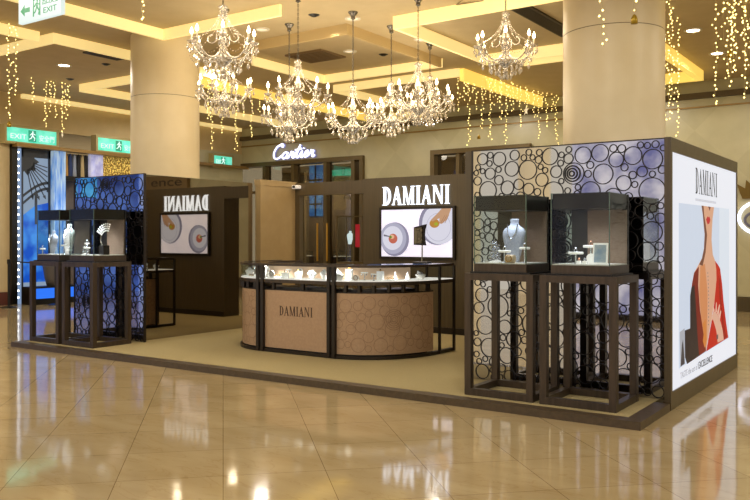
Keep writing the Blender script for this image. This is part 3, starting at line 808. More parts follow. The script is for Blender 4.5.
def item_pair(t, h):
    MB().lathe([(.02,0),(.006,.006),(.005,h-.01)], (0,0,0), 10).build('stem', M['silver'], t)
    MB().box(-.045,.045,-.01,.01,h-.01,h+.004).build('crossbar', M['white'], t)
    MB().lathe([(.003,-.02),(.01,-.008),(.003,.008)], (-.03,-.012,h-.02), 8).lathe([(.003,-.02),(.01,-.008),(.003,.008)], (.03,-.012,h-.02), 8).build('earring_pair', M['silver'], t)
def item_fan(t, h):
    MB().prism([(-.02,0),(.02,0)]+[(.05*math.cos(R(a)),h-.05+.05*math.sin(R(a))) for a in range(0,181,20)], FY(0,0,0), .01).build('fan_board', M['bust_white'], t)
    MB().ring((0,h-.04), .025,.031, FY(0,-.011,0), .003, 0, 16).build('necklace', M['rose'], t)
kinds = [(item_cube,'white block','jewellery_block'),(item_cone,'white ring cone','ring_cone'),(item_bust,'mini white bust','mini_bust'),(item_tray,'flat ring tray','ring_tray'),(item_pair,'earring bar','earring_bar'),(item_fan,'shell shaped necklace board','necklace_board')]
seqs = [2,0,4,5,2,3,1,5,0,0,4,1,2,5,4,3,1,2]
PC = path(.14)
PL = [0]
for a, b in zip(PC, PC[1:]): PL.append(PL[-1]+math.hypot(b[0]-a[0], b[1]-a[1]))
def atpath(u):
    for i in range(len(PC)-1):
        if u <= PL[i+1]:
            k = (u-PL[i])/(PL[i+1]-PL[i]); return PC[i][0]+(PC[i+1][0]-PC[i][0])*k, PC[i][1]+(PC[i+1][1]-PC[i][1])*k
n = len(seqs)
for row in range(2):
    PC = path(.13 if row == 0 else .29); PL = [0]
    for a, b in zip(PC, PC[1:]): PL.append(PL[-1]+math.hypot(b[0]-a[0], b[1]-a[1]))
    for i in range(n):
        u = PL[-1]*(.06+.86*(i+.5*row)/n)
        x, y = atpath(u); fn, desc, nm = kinds[seqs[(i*(1 if row == 0 else 5)+3*row) % n]]
        t = thing(nm, '%s in the counter showcase, %s %s row stand counted from the left' % (desc, ORD[i], 'front' if row == 0 else 'rear'), 'jewellery stand', (0,0,0), 'small jewellery stands in the counter')
        fn(t, rnd.uniform(.075,.12)+.02*row)
        t.location = (x, y, 1.039); t.rotation_euler = (0,0,rnd.uniform(-.3,.3))

# ------------------------------------------------------------------ CHANDELIERS
def make_chandelier():
    t = thing('crystal_chandelier', 'x', 'chandelier')
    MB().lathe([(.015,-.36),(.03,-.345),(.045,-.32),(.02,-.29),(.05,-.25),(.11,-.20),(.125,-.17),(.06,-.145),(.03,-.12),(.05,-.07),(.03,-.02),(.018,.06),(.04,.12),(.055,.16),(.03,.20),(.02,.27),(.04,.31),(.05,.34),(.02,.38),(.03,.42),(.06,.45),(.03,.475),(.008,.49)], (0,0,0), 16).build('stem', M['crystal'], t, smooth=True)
    MB().lathe([(.012,-.42),(.03,-.40),(.036,-.38),(.03,-.36),(.012,-.34)], (0,0,0), 14).build('ball_finial', M['crystal'], t, smooth=True)
    MB().lathe([(.03,-.235),(.075,-.225),(.08,-.21),(.05,-.2)], (0,0,0), 14).build('hub_cup', M['nickel'], t, smooth=True)
    N = 8
    drop = [(.001,-.05),(.013,-.03),(.011,-.012),(.002,0),(.006,.008),(.002,.016)]
    def dropmesh(x, y, z, k=1.0): return MB().lathe([(r*k,h*k) for r,h in drop], (x,y,z), 6)
    for i in range(N):
        a = 2*math.pi*i/N; c, s = math.cos(a), math.sin(a); RR = .42 if i % 2 == 0 else .37; hz = 0 if i % 2 == 0 else .035
        P = []
        for k in range(13):
            u = k/12; r = .05+(RR-.05)*u; z = -.09-.11*math.sin(math.pi*u)**.8+(.07+hz)*u*u
            P.append((r*c, r*s, z))
        top = P[-1][2]
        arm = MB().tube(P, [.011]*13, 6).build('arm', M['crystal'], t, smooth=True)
        MB().lathe([(.012,-.02),(.03,-.01),(.055,.008),(.058,.016),(.02,.012)], (RR*c,RR*s,top), 14).build('drip_pan', M['crystal'], arm)
        MB().lathe([(.013,.01),(.013,.095),(.009,.098)], (RR*c,RR*s,top), 10).build('candle_sleeve', M['candle'], arm)
        MB().lathe([(.008,.098),(.019,.114),(.020,.13),(.011,.158),(.002,.182)], (RR*c,RR*s,top), 10).build('flame_bulb', M['bulb'], arm, smooth=True)
        # pendants round the pan
        for k in range(4):
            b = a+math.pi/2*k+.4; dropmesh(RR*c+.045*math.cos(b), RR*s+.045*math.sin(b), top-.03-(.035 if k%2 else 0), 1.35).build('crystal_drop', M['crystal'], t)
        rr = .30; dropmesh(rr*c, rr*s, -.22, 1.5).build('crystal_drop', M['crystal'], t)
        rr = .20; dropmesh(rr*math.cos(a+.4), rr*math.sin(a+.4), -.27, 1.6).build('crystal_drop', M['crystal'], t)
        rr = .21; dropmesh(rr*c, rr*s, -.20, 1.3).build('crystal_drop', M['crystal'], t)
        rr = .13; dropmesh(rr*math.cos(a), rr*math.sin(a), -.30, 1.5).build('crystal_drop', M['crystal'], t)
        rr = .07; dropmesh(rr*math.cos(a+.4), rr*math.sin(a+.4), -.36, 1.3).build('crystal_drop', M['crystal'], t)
        # bead strand from crown to pan
        mb = MB()
        nb = 20
        for k in range(nb):
            u = k/(nb-1); r = .045+(RR-.06)*(u**2.0); z = .44-(.44-top-.03)*(u**.8)
            q = .0072 if k % 3 else .011
            mb.lathe([(.001,-q),(q,0),(.001,q)], (r*c, r*s, z), 5)
        mb.build('bead_strand', M['crystal'], t)
        # swag between pans
        a2 = 2*math.pi*(i+1)/N; mb = MB()
        for k in range(1,9):
            u = k/9; x = RR*(c*(1-u)+math.cos(a2)*u); y = RR*(s*(1-u)+math.sin(a2)*u); z = top-.03-.13*math.sin(math.pi*u)
            mb.lathe([(.001,-.009),(.008,0),(.001,.009)], (x,y,z), 5)
        mb.build('bead_swag', M['crystal'], t)
        if i % 2 == 0:
            b = a+math.pi/8; P = []
            for k in range(15):
                th = k/14*1.6*math.pi; rad = .065*(1-.35*k/14)
                r = .15+rad*math.cos(th+math.pi*.9); z = .06+rad*math.sin(th+math.pi*.9)+.02
                P.append((r*math.cos(b), r*math.sin(b), z))
            MB().tube(P, .007, 6).build('glass_scroll', M['crystal'], t, smooth=True)
    return t
proto = make_chandelier()
spots = [  # x, y, z of the pans, visible canopy, label
 (-5.08,.34,3.9,0,'large crystal chandelier at upper left, highest and nearest of the group'),
 (-6.80,2.08,3.80,0,'crystal chandelier hanging directly below the upper left one'),
 (-5.40,2.12,3.60,0,'crystal chandelier on a long chain left of the centre group'),
 (-6.54,3.26,3.52,1,'crystal chandelier under the leftmost visible canopy, partly hidden behind another'),
 (-5.29,3.28,3.42,1,'crystal chandelier under the highest visible canopy in the middle'),
 (-5.26,4.29,3.62,1,'crystal chandelier between the middle one and the tall-chained one'),
 (-4.10,3.23,3.60,1,'crystal chandelier on the tall chain at the right of the centre cluster'),
 (-5.33,5.63,3.95,1,'farthest crystal chandelier, peeking out right of the centre cluster'),
 (-2.72,3.2,4.10,0,'crystal chandelier hanging alone between the cluster and the right column')]
for i, (x,y,z,can,lab) in enumerate(spots):
    rz = .35*i
    sc = 1.0
    if i == 0: c = proto; c['label'] = lab; c['group'] = 'crystal chandeliers over the stand'; c.location = (x,y,z); c.rotation_euler = (0,0,rz)
    else: c = dup(proto, (x,y,z), rz, lab, 'crystal chandeliers over the stand')
for c in [o for o in COL.objects if o.name.startswith('crystal_chandelier') and not o.parent]:
    x, y, z = c.location; h = 5.0-z
    # canopy and chain in the chandelier's own space
    o = MB().lathe([(.075,h),(.075,h-.012),(.06,h-.03),(.035,h-.06),(.03,h-.09),(.04,h-.10),(.012,h-.12)], (0,0,0), 20).build('canopy', M['nickel'], smooth=True); o.parent = c
    mb = MB(); zz = .48; k = 0
    while zz < h-.12:
        pts = []
        for j in range(9):
            a = 2*math.pi*j/8; u, w = .011*math.cos(a), .02*math.sin(a)
            pts.append((u if k%2==0 else 0, 0 if k%2==0 else u, zz+.018+w))
        mb.tube(pts, .0038, 5); zz += .031; k += 1
    o = mb.build('chain', M['nickel']); o.parent = c
    l = bpy.data.lights.new('chandelier_glow','POINT'); l.energy = 26; l.color = (1,.86,.64); l.shadow_soft_size = .3
    lo = bpy.data.objects.new('chandelier_glow', l); COL.objects.link(lo); lo.parent = c; lo.location = (0,0,.17)

# ------------------------------------------------------------------ FAIRY LIGHTS
def strand(x, y, L, label, group, seed, star=None):
    rnd = random.Random(seed); t = thing('fairy_light_strand', label, 'string lights', (x,y,5.0), group)
    pts = [(x+rnd.uniform(-.012,.012), y+rnd.uniform(-.012,.012), 5-L*k/12) for k in range(13)]
    MB().tube(pts, .0022, 4).build('wire', M['wire'], t)
    mb = MB(); n = max(6, int(L/.055))
    for k in range(n):
        a = rnd.uniform(0,6.28); r = rnd.uniform(0,.045); z = 5-L*(k+rnd.random()*.7)/n-.01; q = rnd.uniform(.009,.014)
        mb.lathe([(.001,-q),(q*.8,-q*.3),(q*.8,q*.3),(.001,q)], (x+r*math.cos(a),y+r*math.sin(a),z), 6)
    o = mb.build('bulbs', M['fairy'], t); o['kind'] = 'stuff'
    return t
GA = [(-10.12,.64,1.56),(-10.17,.78,1.14),(-10.25,.5,.6)]
GB = [(-13.83,3.42,.55),(-13.9,3.77,1.04),(-13.83,3.84,.69),(-13.81,4.11,1.1),(-13.81,4.28,.55),(-13.82,3.95,.8),(-13.80,4.2,.8)]
GC = [(-5.97,7.82,.88),(-5.94,8.03,.61),(-5.92,8.2,1.53),(-5.89,8.45,.76),(-5.86,8.66,1.16),(-5.82,8.96,1.34),(-5.79,9.18,.59),(-5.76,9.38,.87),(-5.74,9.57,1.37),(-5.7,9.85,.64),(-5.66,10.18,.96),(-5.63,10.38,.49),(-5.58,10.73,.68),(-5.56,10.94,1.12),(-5.51,11.3,.85),(-5.47,11.57,.44),(-5.45,11.76,1.33),(-5.9,8.1,.5),(-5.88,8.3,.45),(-5.85,8.8,.5),(-5.8,9.05,.42),(-5.75,9.3,.5),(-5.7,9.7,.45),(-5.68,10.0,.4),(-5.64,10.5,.5),(-5.55,11.1,.45)]
GD = [(-10.72,5.49,.92),(-10.74,5.63,1.55),(-10.8,5.99,1.16),(-10.85,6.25,.6),(-10.89,6.51,1.51),(-10.95,6.83,.7),(-11.01,7.15,1.12),(-10.76,5.8,.5),(-10.9,6.7,.4),(-11.0,7.4,.5)]
GE = [(-1.19,5.15,2.04),(-1.14,5.25,1.75),(-1.23,5.73,1.46),(-1.28,6.29,1.86)]
GF = [(-.14,3.44,1.89)]
GG = [(-.04,3.39,1.13),(-.01,3.45,1.6),(-.05,3.86,1.62),(.0,3.75,1.28),(.05,3.6,1.49),(.1,3.92,1.76),(.13,3.7,1.4),(.18,3.96,1.66),(.2,3.8,1.88),(.24,4.01,1.57),(.05,4.1,1.0),(.15,4.2,1.1),(.28,4.2,1.3),(.3,4.0,.9),(-.08,4.1,.8)]
sd = 100
for grp, lst, lab in [('fairy lights by the exit sign', GA, 'gold fairy light strand hanging behind the hanging exit sign at upper left'),
    ('fairy lights over the left shopfront', GB, 'short gold fairy light strand hanging above the left shopfront'),
    ('fairy light row before the back wall', GC, 'gold fairy light strand in the long row before the back wall, centre right'),
    ('fairy lights behind the left chandeliers', GD, 'gold fairy light strand hanging behind the two left chandeliers'),
    ('fairy lights right of the column', GE, 'gold fairy light strand hanging just right of the big right column'),
    ('', GF, 'single long gold fairy light strand standing apart near the right edge'),
    ('fairy light cluster at the right edge', GG, 'gold fairy light strand in the dense cluster at the top right edge'),
    ('', [(-.41,1.19,1.25)], 'short fairy light strand with a gold bell before the right side of the right column'),
    ('', [(-.66,1.02,1.59)], 'fairy light strand hanging in front of the left half of the right column'),
    ('', [(-5.4,-.6,1.0)], 'thin fairy light strand near the top between the left chandeliers')]:
    for x,y,L in lst:
        strand(x,y,L,lab,grp or None,sd); sd += 1
def ornament(x, y, z, label, kind='star', m='whitestar', r=.08):
    rnd = random.Random(int(x*100)); 
    if kind == 'star':
        u = Vector((.8234,-.5676,0)); pts = [(r*math.sin(R(36*i))*(1 if i%2==0 else .42), r*math.cos(R(36*i))*(1 if i%2==0 else .42)) for i in range(10)]
        n = Vector((.5676,.8234,0))
        ctr = Vector((x,y,z)); mb = MB(); vs = [ctr+u*a+Vector((0,0,b)) for a,b in pts]+[ctr+n*.02, ctr-n*.02]
        mb.add(vs, [(i,(i+1)%10,10) for i in range(10)]+[((i+1)%10,i,11) for i in range(10)])
        o = mb.build('hanging_star', M[m], loc=(x,y,z)); tag(o, label, 'ornament')
    else:
        o = MB().lathe([(.01,-.05),(.035,-.045),(.032,0),(.02,.03),(.006,.045)], (x,y,z), 14).build('hanging_bell', M[m], loc=(x,y,z), smooth=True); tag(o, label, 'ornament')
ornament(-13.81,4.11,3.84,'small pale star hanging at the end of a left fairy strand')
ornament(-5.63,10.38,4.45,'pale star hanging among the fairy lights before the back wall',r=.12)
ornament(-.41,1.19,3.68,'small gold bell on the strand in front of the right column','bell','gildstar')
ornament(-10.12,.64,3.38,'small gold bell at the end of the longest left fairy strand','bell','gildstar')
ornament(-5.9,8.6,3.7,'small gold bell dangling low in the centre row of fairy lights','bell','gildstar')
ornament(-.02,3.6,3.75,'gold bell hanging in the fairy light cluster at the right edge','bell','gildstar')

# ------------------------------------------------------------------ EXIT SIGNS
M['exit_white'] = glow('exit_white', (226,240,232), 1.1); M['exit_green'] = glow('exit_green', (30,168,96), .9)
M['exit_teal'] = noisy('exit_teal', (50,190,160), (110,220,196), 3, .4, es=.95)
M['exit_txt'] = glow('exit_txt', (236,255,246), 1.3)
def running_man(mb, fr, cx, cz, s):
    def P(l): mb.prism([(cx+a*s, cz+b*s) for a,b in l], fr, .002, .0005)
    mb.disc((cx+.05*s,cz+.42*s), .075*s, .075*s, fr, .002, .0005, 12)
    P([(-.05,.33),(.08,.33),(.10,.05),(-.04,.05)]); P([(-.02,.08),(.1,.08),(.28,-.12),(.2,-.18)]); P([(.2,-.18),(.28,-.12),(.22,-.38),(.14,-.38)])
    P([(-.04,.08),(.06,.06),(-.08,-.2),(-.17,-.16)]); P([(-.17,-.16),(-.08,-.2),(-.3,-.3),(-.32,-.22)])
    P([(.06,.32),(.08,.24),(.3,.12),(.32,.2)]); P([(-.05,.33),(.0,.26),(-.2,.08),(-.26,.12)])
t = thing('hanging_exit_sign', 'white ceiling exit sign with green left arrow and running figure', 'sign', (-6.15,-1.37,4.1))
x0, z0, yy = -6.60,4.0,-1.37
B(x0,x0+.8,yy,yy+.05,z0,z0+.27).build('sign_box', M['exit_white'], t)
fr = FY(x0,yy,z0); mb = MB()
mb.prism([(.04,.135),(.12,.20),(.12,.16),(.22,.16),(.22,.11),(.12,.11),(.12,.07)], fr, .002)
mb.build('arrow', M['exit_green'], t)
mb = MB().prism([(.28,.04),(.30,.04),(.30,.24),(.28,.24)], fr, .002).prism([(.28,.22),(.42,.22),(.42,.24),(.28,.24)], fr, .002).prism([(.40,.04),(.42,.04),(.42,.24),(.40,.24)], fr, .002)
running_man(mb, fr, .35, .125, .2)
mb.build('running_figure', M['exit_green'], t)
sans('出口安全', .09, (Vector((x0+.45,yy,z0+.15)),(1,0,0),(0,0,1),(0,-1,0)), M['exit_green'], 'upper_text', t, .002, width=.3)
sans('EXIT', .09, (Vector((x0+.47,yy,z0+.05)),(1,0,0),(0,0,1),(0,-1,0)), M['exit_green'], 'lower_text', t, .002, width=.25)
for xx in (x0+.1, x0+.7): MB().tube([(xx,yy+.025,z0+.27),(xx,yy+.025,5)], .006, 6).build('hanger_rod', M['nickel'], t)
def exit_box(y0, z0, label, w=1.30, h=.33):
    t = thing('exit_lightbox', label, 'sign', (-15.95,y0+w/2,z0), 'green exit lightboxes')
    X0 = -15.78
    MB().box(-16,X0,y0-.06,y0+w+.06,z0-.06,z0).box(-16,X0,y0-.06,y0+w+.06,z0+h,z0+h+.06).box(-16,X0,y0-.06,y0,z0,z0+h).box(-16,X0,y0+w,y0+w+.06,z0,z0+h).build('frame', mat('exit_frame',(176,160,110),.4,.2), t)
    B(-16,X0-.01,y0,y0+w,z0,z0+h).build('light_panel', M['exit_teal'], t)
    f = ((X0-.01,y0,z0),(0,1,0),(0,0,1),(1,0,0))
    sans('EXIT', .17, (Vector((X0-.01,y0+.08,z0+.07)),(0,1,0),(0,0,1),(1,0,0)), M['exit_txt'], 'exit_text', t, .003, width=.42 if w > 1 else .22)
    if w > 1: sans('安全門', .17, (Vector((X0-.01,y0+w-.48,z0+.07)),(0,1,0),(0,0,1),(1,0,0)), M['exit_txt'], 'chinese_text', t, .003, width=.42)
    B(X0-.01,X0-.006,y0+w/2-.1,y0+w/2+.1,z0+.03,z0+h-.03).build('pictogram_panel', glow('pictogram_green',(60,180,140),.9), t)
    mb = MB(); running_man(mb, f, w/2, h/2-.01, .26); m_ = mb; m_.v = [(a+.005,b,c) for a,b,c in m_.v]; m_.build('running_figure', M['exit_txt'], t)
exit_box(4.0,3.84,'long teal exit lightbox at the far left above the blue shopfront')
exit_box(6.5,3.84,'teal exit lightbox just left of the left column')
exit_box(10.6,3.75,'small teal exit lightbox in the corner just right of the left column',.75,.3)

# ------------------------------------------------------------------ CARTIER FACADE
M['bronze_gold'] = mat('gilt_bronze', (98,82,50), .35, .4)
M['interior'] = noisy('store_interior', (150,136,112), (166,150,124), 2, .5)
plane_box('wall_store_interior', -16.6, -6, 14.6, 14.8, 0, 4, m=M['interior'])
t = thing('store_portal', 'gilt bronze framed glass entrance below the script sign on the back wall', 'shopfront', (-13.8,12,0))
def frame_open(x0,x1,z1,w=.12,y0=11.9,y1=12.3): return MB().box(x0,x0+w,y0,y1,0,z1).box(x1-w,x1,y0,y1,0,z1).box(x0+w,x1-w,y0,y1,z1-w,z1)
frame_open(-16.4,-11.25,3.9,.12).build('outer_frame', M['bronze_gold'], t)
for x in (-15.0,-13.85,-12.62,-11.62): B(x-.06,x+.06,11.93,12.2,0,3.78).build('mullion', M['bronze_gold'], t)
for a, b in ((-16.28,-15.06),(-14.94,-13.91),(-13.79,-12.68),(-12.56,-11.68)):
    B(a,b,12.1,12.11,0,3.78).build('glass_pane', M['glass_store'], t)
B(-16.3,-11.3,12.05,12.15,2.95,3.03).build('transom_bar', M['bronze_gold'], t)
for x in (-12.86,-12.5): MB().tube([(x,11.88,.9),(x,11.88,2.0)], .03, 10).build('door_handle', mat('brass_handle',(190,140,50),.3,.8), t)
# blue lit window seen behind the door
t = thing('blue_window', 'tall blue lit window with dark bars seen through the store entrance', 'window', (-15,14.55,2.3))
B(-15.3,-14.75,14.5,14.58,2.3,4.0).build('lit_panes', noisy('blue_lit',(40,100,200),(90,160,240),4,.4,es=1.0), t)
mb = MB().box(-15.05,-15.0,14.47,14.5,2.3,4.0)
for z in (2.7,3.1,3.5): mb.box(-15.3,-14.75,14.47,14.5,z-.03,z+.03)
mb.build('window_bars', M['bronze_dark'], t)
t = thing('cream_screen_wall', 'pale slanted display wall inside the store entrance', 'wall panel', (-14.3,12.8,0))
B(-14.8,-13.95,12.6,12.7,0,3.6).build('panel', M['plaster'], t)
tag(B(-14.5,-13.5,14.45,14.55,3.6,3.8).build('sign_reflection_box', M['exit_teal'], loc=(-14,14.5,3.6)), 'glowing teal box standing in for an exit sign reflection in the store glass', 'sign')  # reflection of an exit sign put in as a glowing box
for i,(x,l) in enumerate([(-14.9,'lit jewellery table seen through the left store glass'),(-12.6,'lit jewellery table seen through the right store glass')]):
    t = thing('store_table', l, 'display table', (x,13.2,0))
    B(x-.6,x+.6,13,13.5,.0,1.0).build('cabinet', M['bronze_gold'], t)
    B(x-.58,x+.58,13.02,13.48,1.0,1.16).build('glass_top', M['glass'], t)
    B(x-.56,x+.56,13.04,13.46,1.0,1.02).build('lit_bed', glow('store_bed',(240,230,210),1.6), t)
t = thing('vitrine', 'slim glass vitrine with a white bust against red beyond the counter', 'display case', (-9.5,9,0))
vx, vy = -9.56, 9.0
B(vx-.25,vx+.25,vy-.2,vy+.2,0,1.0).build('base', M['bronze_gold'], t)
mb = MB()
for a in (-.25,.23):
    for b in (-.2,.18): mb.box(vx+a,vx+a+.02,vy+b,vy+b+.02,1.0,2.1)
mb.box(vx-.25,vx+.25,vy-.2,vy+.2,2.08,2.1).build('frame', M['bronze_gold'], t)
B(vx-.24,vx+.24,vy-.195,vy-.19,1.0,2.08).build('glass', M['glass'], t)
B(vx+.06,vx+.18,vy+.14,vy+.16,1.35,1.9).build('red_panel', glow('red_panel',(180,24,34),.7), t)
bust(vx+.0,vy,1.42,.32,glow('lit_bust',(225,238,238),1.1),'white bust glowing inside the slim vitrine',False)
# second window
t = thing('side_shop_window', 'gilt framed shop window on the back wall beside the lattice screen', 'window', (-7.7,12,0))
frame_open(-9.05,-6.2,3.9,.12).build('outer_frame', M['bronze_gold'], t)
B(-8.3,-8.2,11.95,12.2,0,3.78).build('mullion', M['bronze_gold'], t)
B(-8.93,-6.3,12.1,12.11,0,3.78).build('glass_pane', M['glass_store'], t)
# script sign
t = thing('script_sign', 'glowing white script Cartier sign on the pale back wall', 'sign', (-13.8,11.9,3.95))
M['script'] = glow('script_glow', (226,228,250), 2.6); M['script_edge'] = mat('script_edge', (110,110,130), .4)
strokes = {'C': [[(.55,.82),(.50,.93),(.36,.98),(.18,.85),(.05,.5),(.10,.15),(.28,.02),(.50,.10),(.62,.25)],[(.55,.82),(.60,.95),(.52,1.05),(.40,1.02)]],
 'a': [[(.36,.40),(.22,.45),(.06,.28),(.08,.06),(.20,.02),(.34,.2),(.38,.44),(.34,.12),(.40,.02),(.5,.1)]],
 'r': [[(.0,.1),(.12,.3),(.15,.48),(.19,.38),(.30,.42),(.26,.1),(.33,.02),(.42,.12)]],
 't': [[(.0,.12),(.2,.6),(.28,.9),(.16,.3),(.16,.06),(.25,.02),(.36,.14)],[(.0,.55),(.42,.62)]],
 'i': [[(.0,.12),(.14,.44),(.10,.1),(.17,.02),(.28,.14)],[(.2,.62),(.22,.66)]],
 'e': [[(.0,.14),(.16,.24),(.28,.36),(.22,.46),(.1,.34),(.08,.1),(.18,.02),(.34,.14)]]}
adv = {'C':.62,'a':.46,'r':.38,'t':.34,'i':.25,'e':.32}
x = 0; tot = sum(adv[c] for c in 'Cartier'); sx = 1.62/tot
def smooth_path(p, n=5):
    out = []
    for i in range(len(p)-1):
        p0, p1, p2, p3 = p[max(i-1,0)], p[i], p[i+1], p[min(i+2,len(p)-1)]
        for k in range(n):
            u = k/n
            out.append(tuple(.5*((2*p1[j])+(-p0[j]+p2[j])*u+(2*p0[j]-5*p1[j]+4*p2[j]-p3[j])*u*u+(-p0[j]+3*p1[j]-3*p2[j]+p3[j])*u**3) for j in (0,1)))
    return out+[p[-1]]
for ch in 'Cartier':
    mb = MB(); me_ = MB()
    for st_ in strokes[ch]:
        q = smooth_path(st_)
        P = [(-14.62+(x+a+.18*b)*sx, 11.88, 3.96+b*.42) for a,b in q]
        mb.tube(P, .026, 6); me_.tube([(a,11.93,c) for a,_,c in P], .04, 6)
    L = mb.build('letter', M['script'], t); me_.build('letter_halo', glow('halo_blue',(150,150,200),.9), L)
    x += adv[ch]
# partial round emblem and crest on the right wall
t = thing('round_emblem', 'glowing white looped script emblem on the wall at the right edge', 'sign', (-1.0,11.9,2))
P = [(-.95+.5*math.cos(R(a)), 11.965, 2.0+.36*math.sin(R(a))) for a in range(20,341,10)]
MB().tube(P, .035, 6).build('loop', M['script'], t)
MB().tube([(-1.1+.22*math.cos(R(a)),11.9,1.95+.16*math.sin(R(a))) for a in range(60,301,15)], .03, 6).build('inner_loop', M['script_edge'], t)
t = thing('crest', 'dark gold crown shaped crest on the wall at the right edge', 'emblem', (-1.1,11.9,2.55))
fr = FY(-1.42,11.95,2.40)
MB().prism([(.05,0),(.6,0),(.68,.12),(.72,.36),(.58,.25),(.5,.42),(.4,.28),(.32,.46),(.24,.28),(.12,.4),(.1,.22),(-.06,.32),(.0,.12)], fr, .04).build('crest_form', mat('crest_gold',(110,88,34),.4,.4), t)
# brown fascia sign seen in the mirror
t = thing('fascia_sign', 'brown fascia with dark lettering on the back wall, visible in the mirror top', 'sign', (4.5,11.9,3.2))
B(3.3,5.75,11.85,12,3.2,3.68).build('fascia_board', mat('fascia_brown',(128,106,70),.5), t)
sans('ence', .42, FY(3.55,11.85,3.32), M['bronze_dark'], 'lettering', t, .002, mirror=True, width=1.55)

# ------------------------------------------------------------------ LEFT SHOPFRONT (blue)
t = thing('blue_shopfront', 'blue and white shopfront window with dark sunburst artwork at far left', 'shopfront', (-16,5,0))
B(-16.1,-15.9,4.2,4.34,0,3.8).build('black_frame', M['black'], t)
B(-16.1,-16.0,4.34,4.5,0,3.7).build('light_strip_panel', glow('pale_blue',(150,176,214),.75), t)
mb = MB()
for k in range(22): mb.disc((4.42,.15+.165*k), .022, .022, ((-16,0,0),(0,1,0),(0,0,1),(1,0,0)), .01, 0, 10)
mb.build('marquee_bulbs', glow('marquee',(255,255,255),5), t)
B(-16.1,-16.02,4.5,5.28,0,3.72).build('pale_panel', glow('art_bg',(158,180,206),.75), t)
def blue_grad():
    m = glow('blue_art',(30,110,220),.95); nt = m.node_tree; b = nt.nodes['Principled BSDF']
    n = nt.nodes.new('ShaderNodeTexNoise'); n.inputs['Scale'].default_value = 2.2; r = nt.nodes.new('ShaderNodeValToRGB')
    r.color_ramp.elements[0].position = .4; r.color_ramp.elements[0].color = (*lin((16,84,200)),1); r.color_ramp.elements[1].position = .6; r.color_ramp.elements[1].color = (*lin((70,150,236)),1)
    tc = nt.nodes.new('ShaderNodeTexCoord'); nt.links.new(tc.outputs['Object'], n.inputs['Vector']); nt.links.new(n.outputs['Fac'], r.inputs['Fac']); nt.links.new(r.outputs['Color'], b.inputs['Emission Color']); return m
M['blue_art'] = blue_grad()
AF = ((-16.02,0,0),(0,1,0),(0,0,1),(1,0,0))
MB().prism([(4.5,.5),(5.28,.5),(5.28,2.45),(4.88,2.36),(4.5,2.08)], AF, .006, .001).build('blue_field', M['blue_art'], t)
ink = mat('art_dark',(52,58,66),.5)
mb = MB().box(-16.02,-16.0,4.5,4.55,0,3.72).box(-16.02,-16.0,5.22,5.28,0,3.72).box(-16.02,-16.0,4.5,5.28,3.52,3.72)
cs = (4.62,3.42); pts = []
for k in range(18):
    a = 2*math.pi*k/18; r = .36 if k%2 == 0 else .24; pts.append((min(5.2,max(4.52,cs[0]+r*math.cos(a))), min(3.6,cs[1]+r*math.sin(a))))
mb.prism(pts, AF, .008, .002)
for k in range(8):
    a = R(-78+9.5*k); d = (math.cos(a), math.sin(a)); L = .95-.05*abs(k-2)
    if cs[0]+L*d[0] > 5.2: L = (5.2-cs[0])/d[0]
    n_ = (-d[1], d[0]); q = .012
    p0 = (cs[0]+.2*d[0], cs[1]+.2*d[1]); p1 = (cs[0]+L*d[0], cs[1]+L*d[1])
    mb.prism([(p0[0]+n_[0]*q,p0[1]+n_[1]*q),(p0[0]-n_[0]*q,p0[1]-n_[1]*q),(p1[0]-n_[0]*q,p1[1]-n_[1]*q),(p1[0]+n_[0]*q,p1[1]+n_[1]*q)], AF, .008, .002)
    if k < 5: mb.prism([(p1[0]+n_[0]*.04-.0,p1[1]+n_[1]*.04),(p1[0]-n_[0]*.04,p1[1]-n_[1]*.04),(p1[0]+d[0]*.1,p1[1]+d[1]*.1)], AF, .008, .002)
for zb, zc in ((2.38,2.78),(2.56,2.92)):
    L1 = [(4.53+.72*k/10, zb+(zc-zb)*math.sin(math.pi/2*k/10)) for k in range(11)]
    mb.prism([(a,b+.04) for a,b in L1]+[(a,b-.03) for a,b in reversed(L1)], AF, .008, .002)
mb.box(-16.02,-16.0,4.86,4.92,1.9,2.7)
mb.build('sunburst_artwork', ink, t)
B(-16.05,-15.85,5.28,5.6,0,3.72).build('blue_glass_pillar', noisy('pillar_blue',(60,120,200),(170,196,220),6,.2,es=.6,stretch=(1,3,.3)), t)
B(-16.1,-15.9,4.34,5.6,3.72,3.8).build('top_rail', M['black'], t)
# window 2 of the shop: garments and curtain
B(-16.25,-16.2,5.6,12,0,3.72).build('rear_wall', noisy('shop_back',(60,56,60),(110,96,80),2,.5), t)
B(-15.95,-15.85,5.6,6.9,3.0,3.12).build('display_rail', M['black'], t)
for i, (y, c, l) in enumerate([(5.62,(196,150,70),'tan'),(5.74,(40,60,110),'navy'),(5.86,(150,160,180),'pale grey'),(5.98,(18,18,22),'black'),(6.09,(196,176,130),'beige'),(6.2,(20,20,26),'slim black')]):
    tag(MB().prism([(0,0),(.11,0),(.09,.5),(.06,.58),(.02,.5)], ((-15.98,y,3.12),(0,1,0),(0,0,1),(1,0,0)), .05).build('hanging_scarf', mat('scarf_'+l.replace(' ','_'),c,.7), loc=(-15.95,y,3.12)), '%s scarf hanging in the shop window above the left lattice screen' % l, 'scarf', 'scarves in the left shop window')
mb = MB(); O=[]; I=[]
for k in range(25): y = 6.32+.42*k/24; O.append((-15.9+.05*math.sin(k*1.5), y)); I.append((-15.95+.05*math.sin(k*1.5), y))
mb.band(O, I, .2, 3.72)
tag(mb.build('window_curtain', noisy('lilac_curtain',(176,176,210),(214,214,234),5,.6,es=.35), loc=(-15.9,6.5,.2)), 'pleated pale lilac curtain in the shop window left of the column', 'curtain')
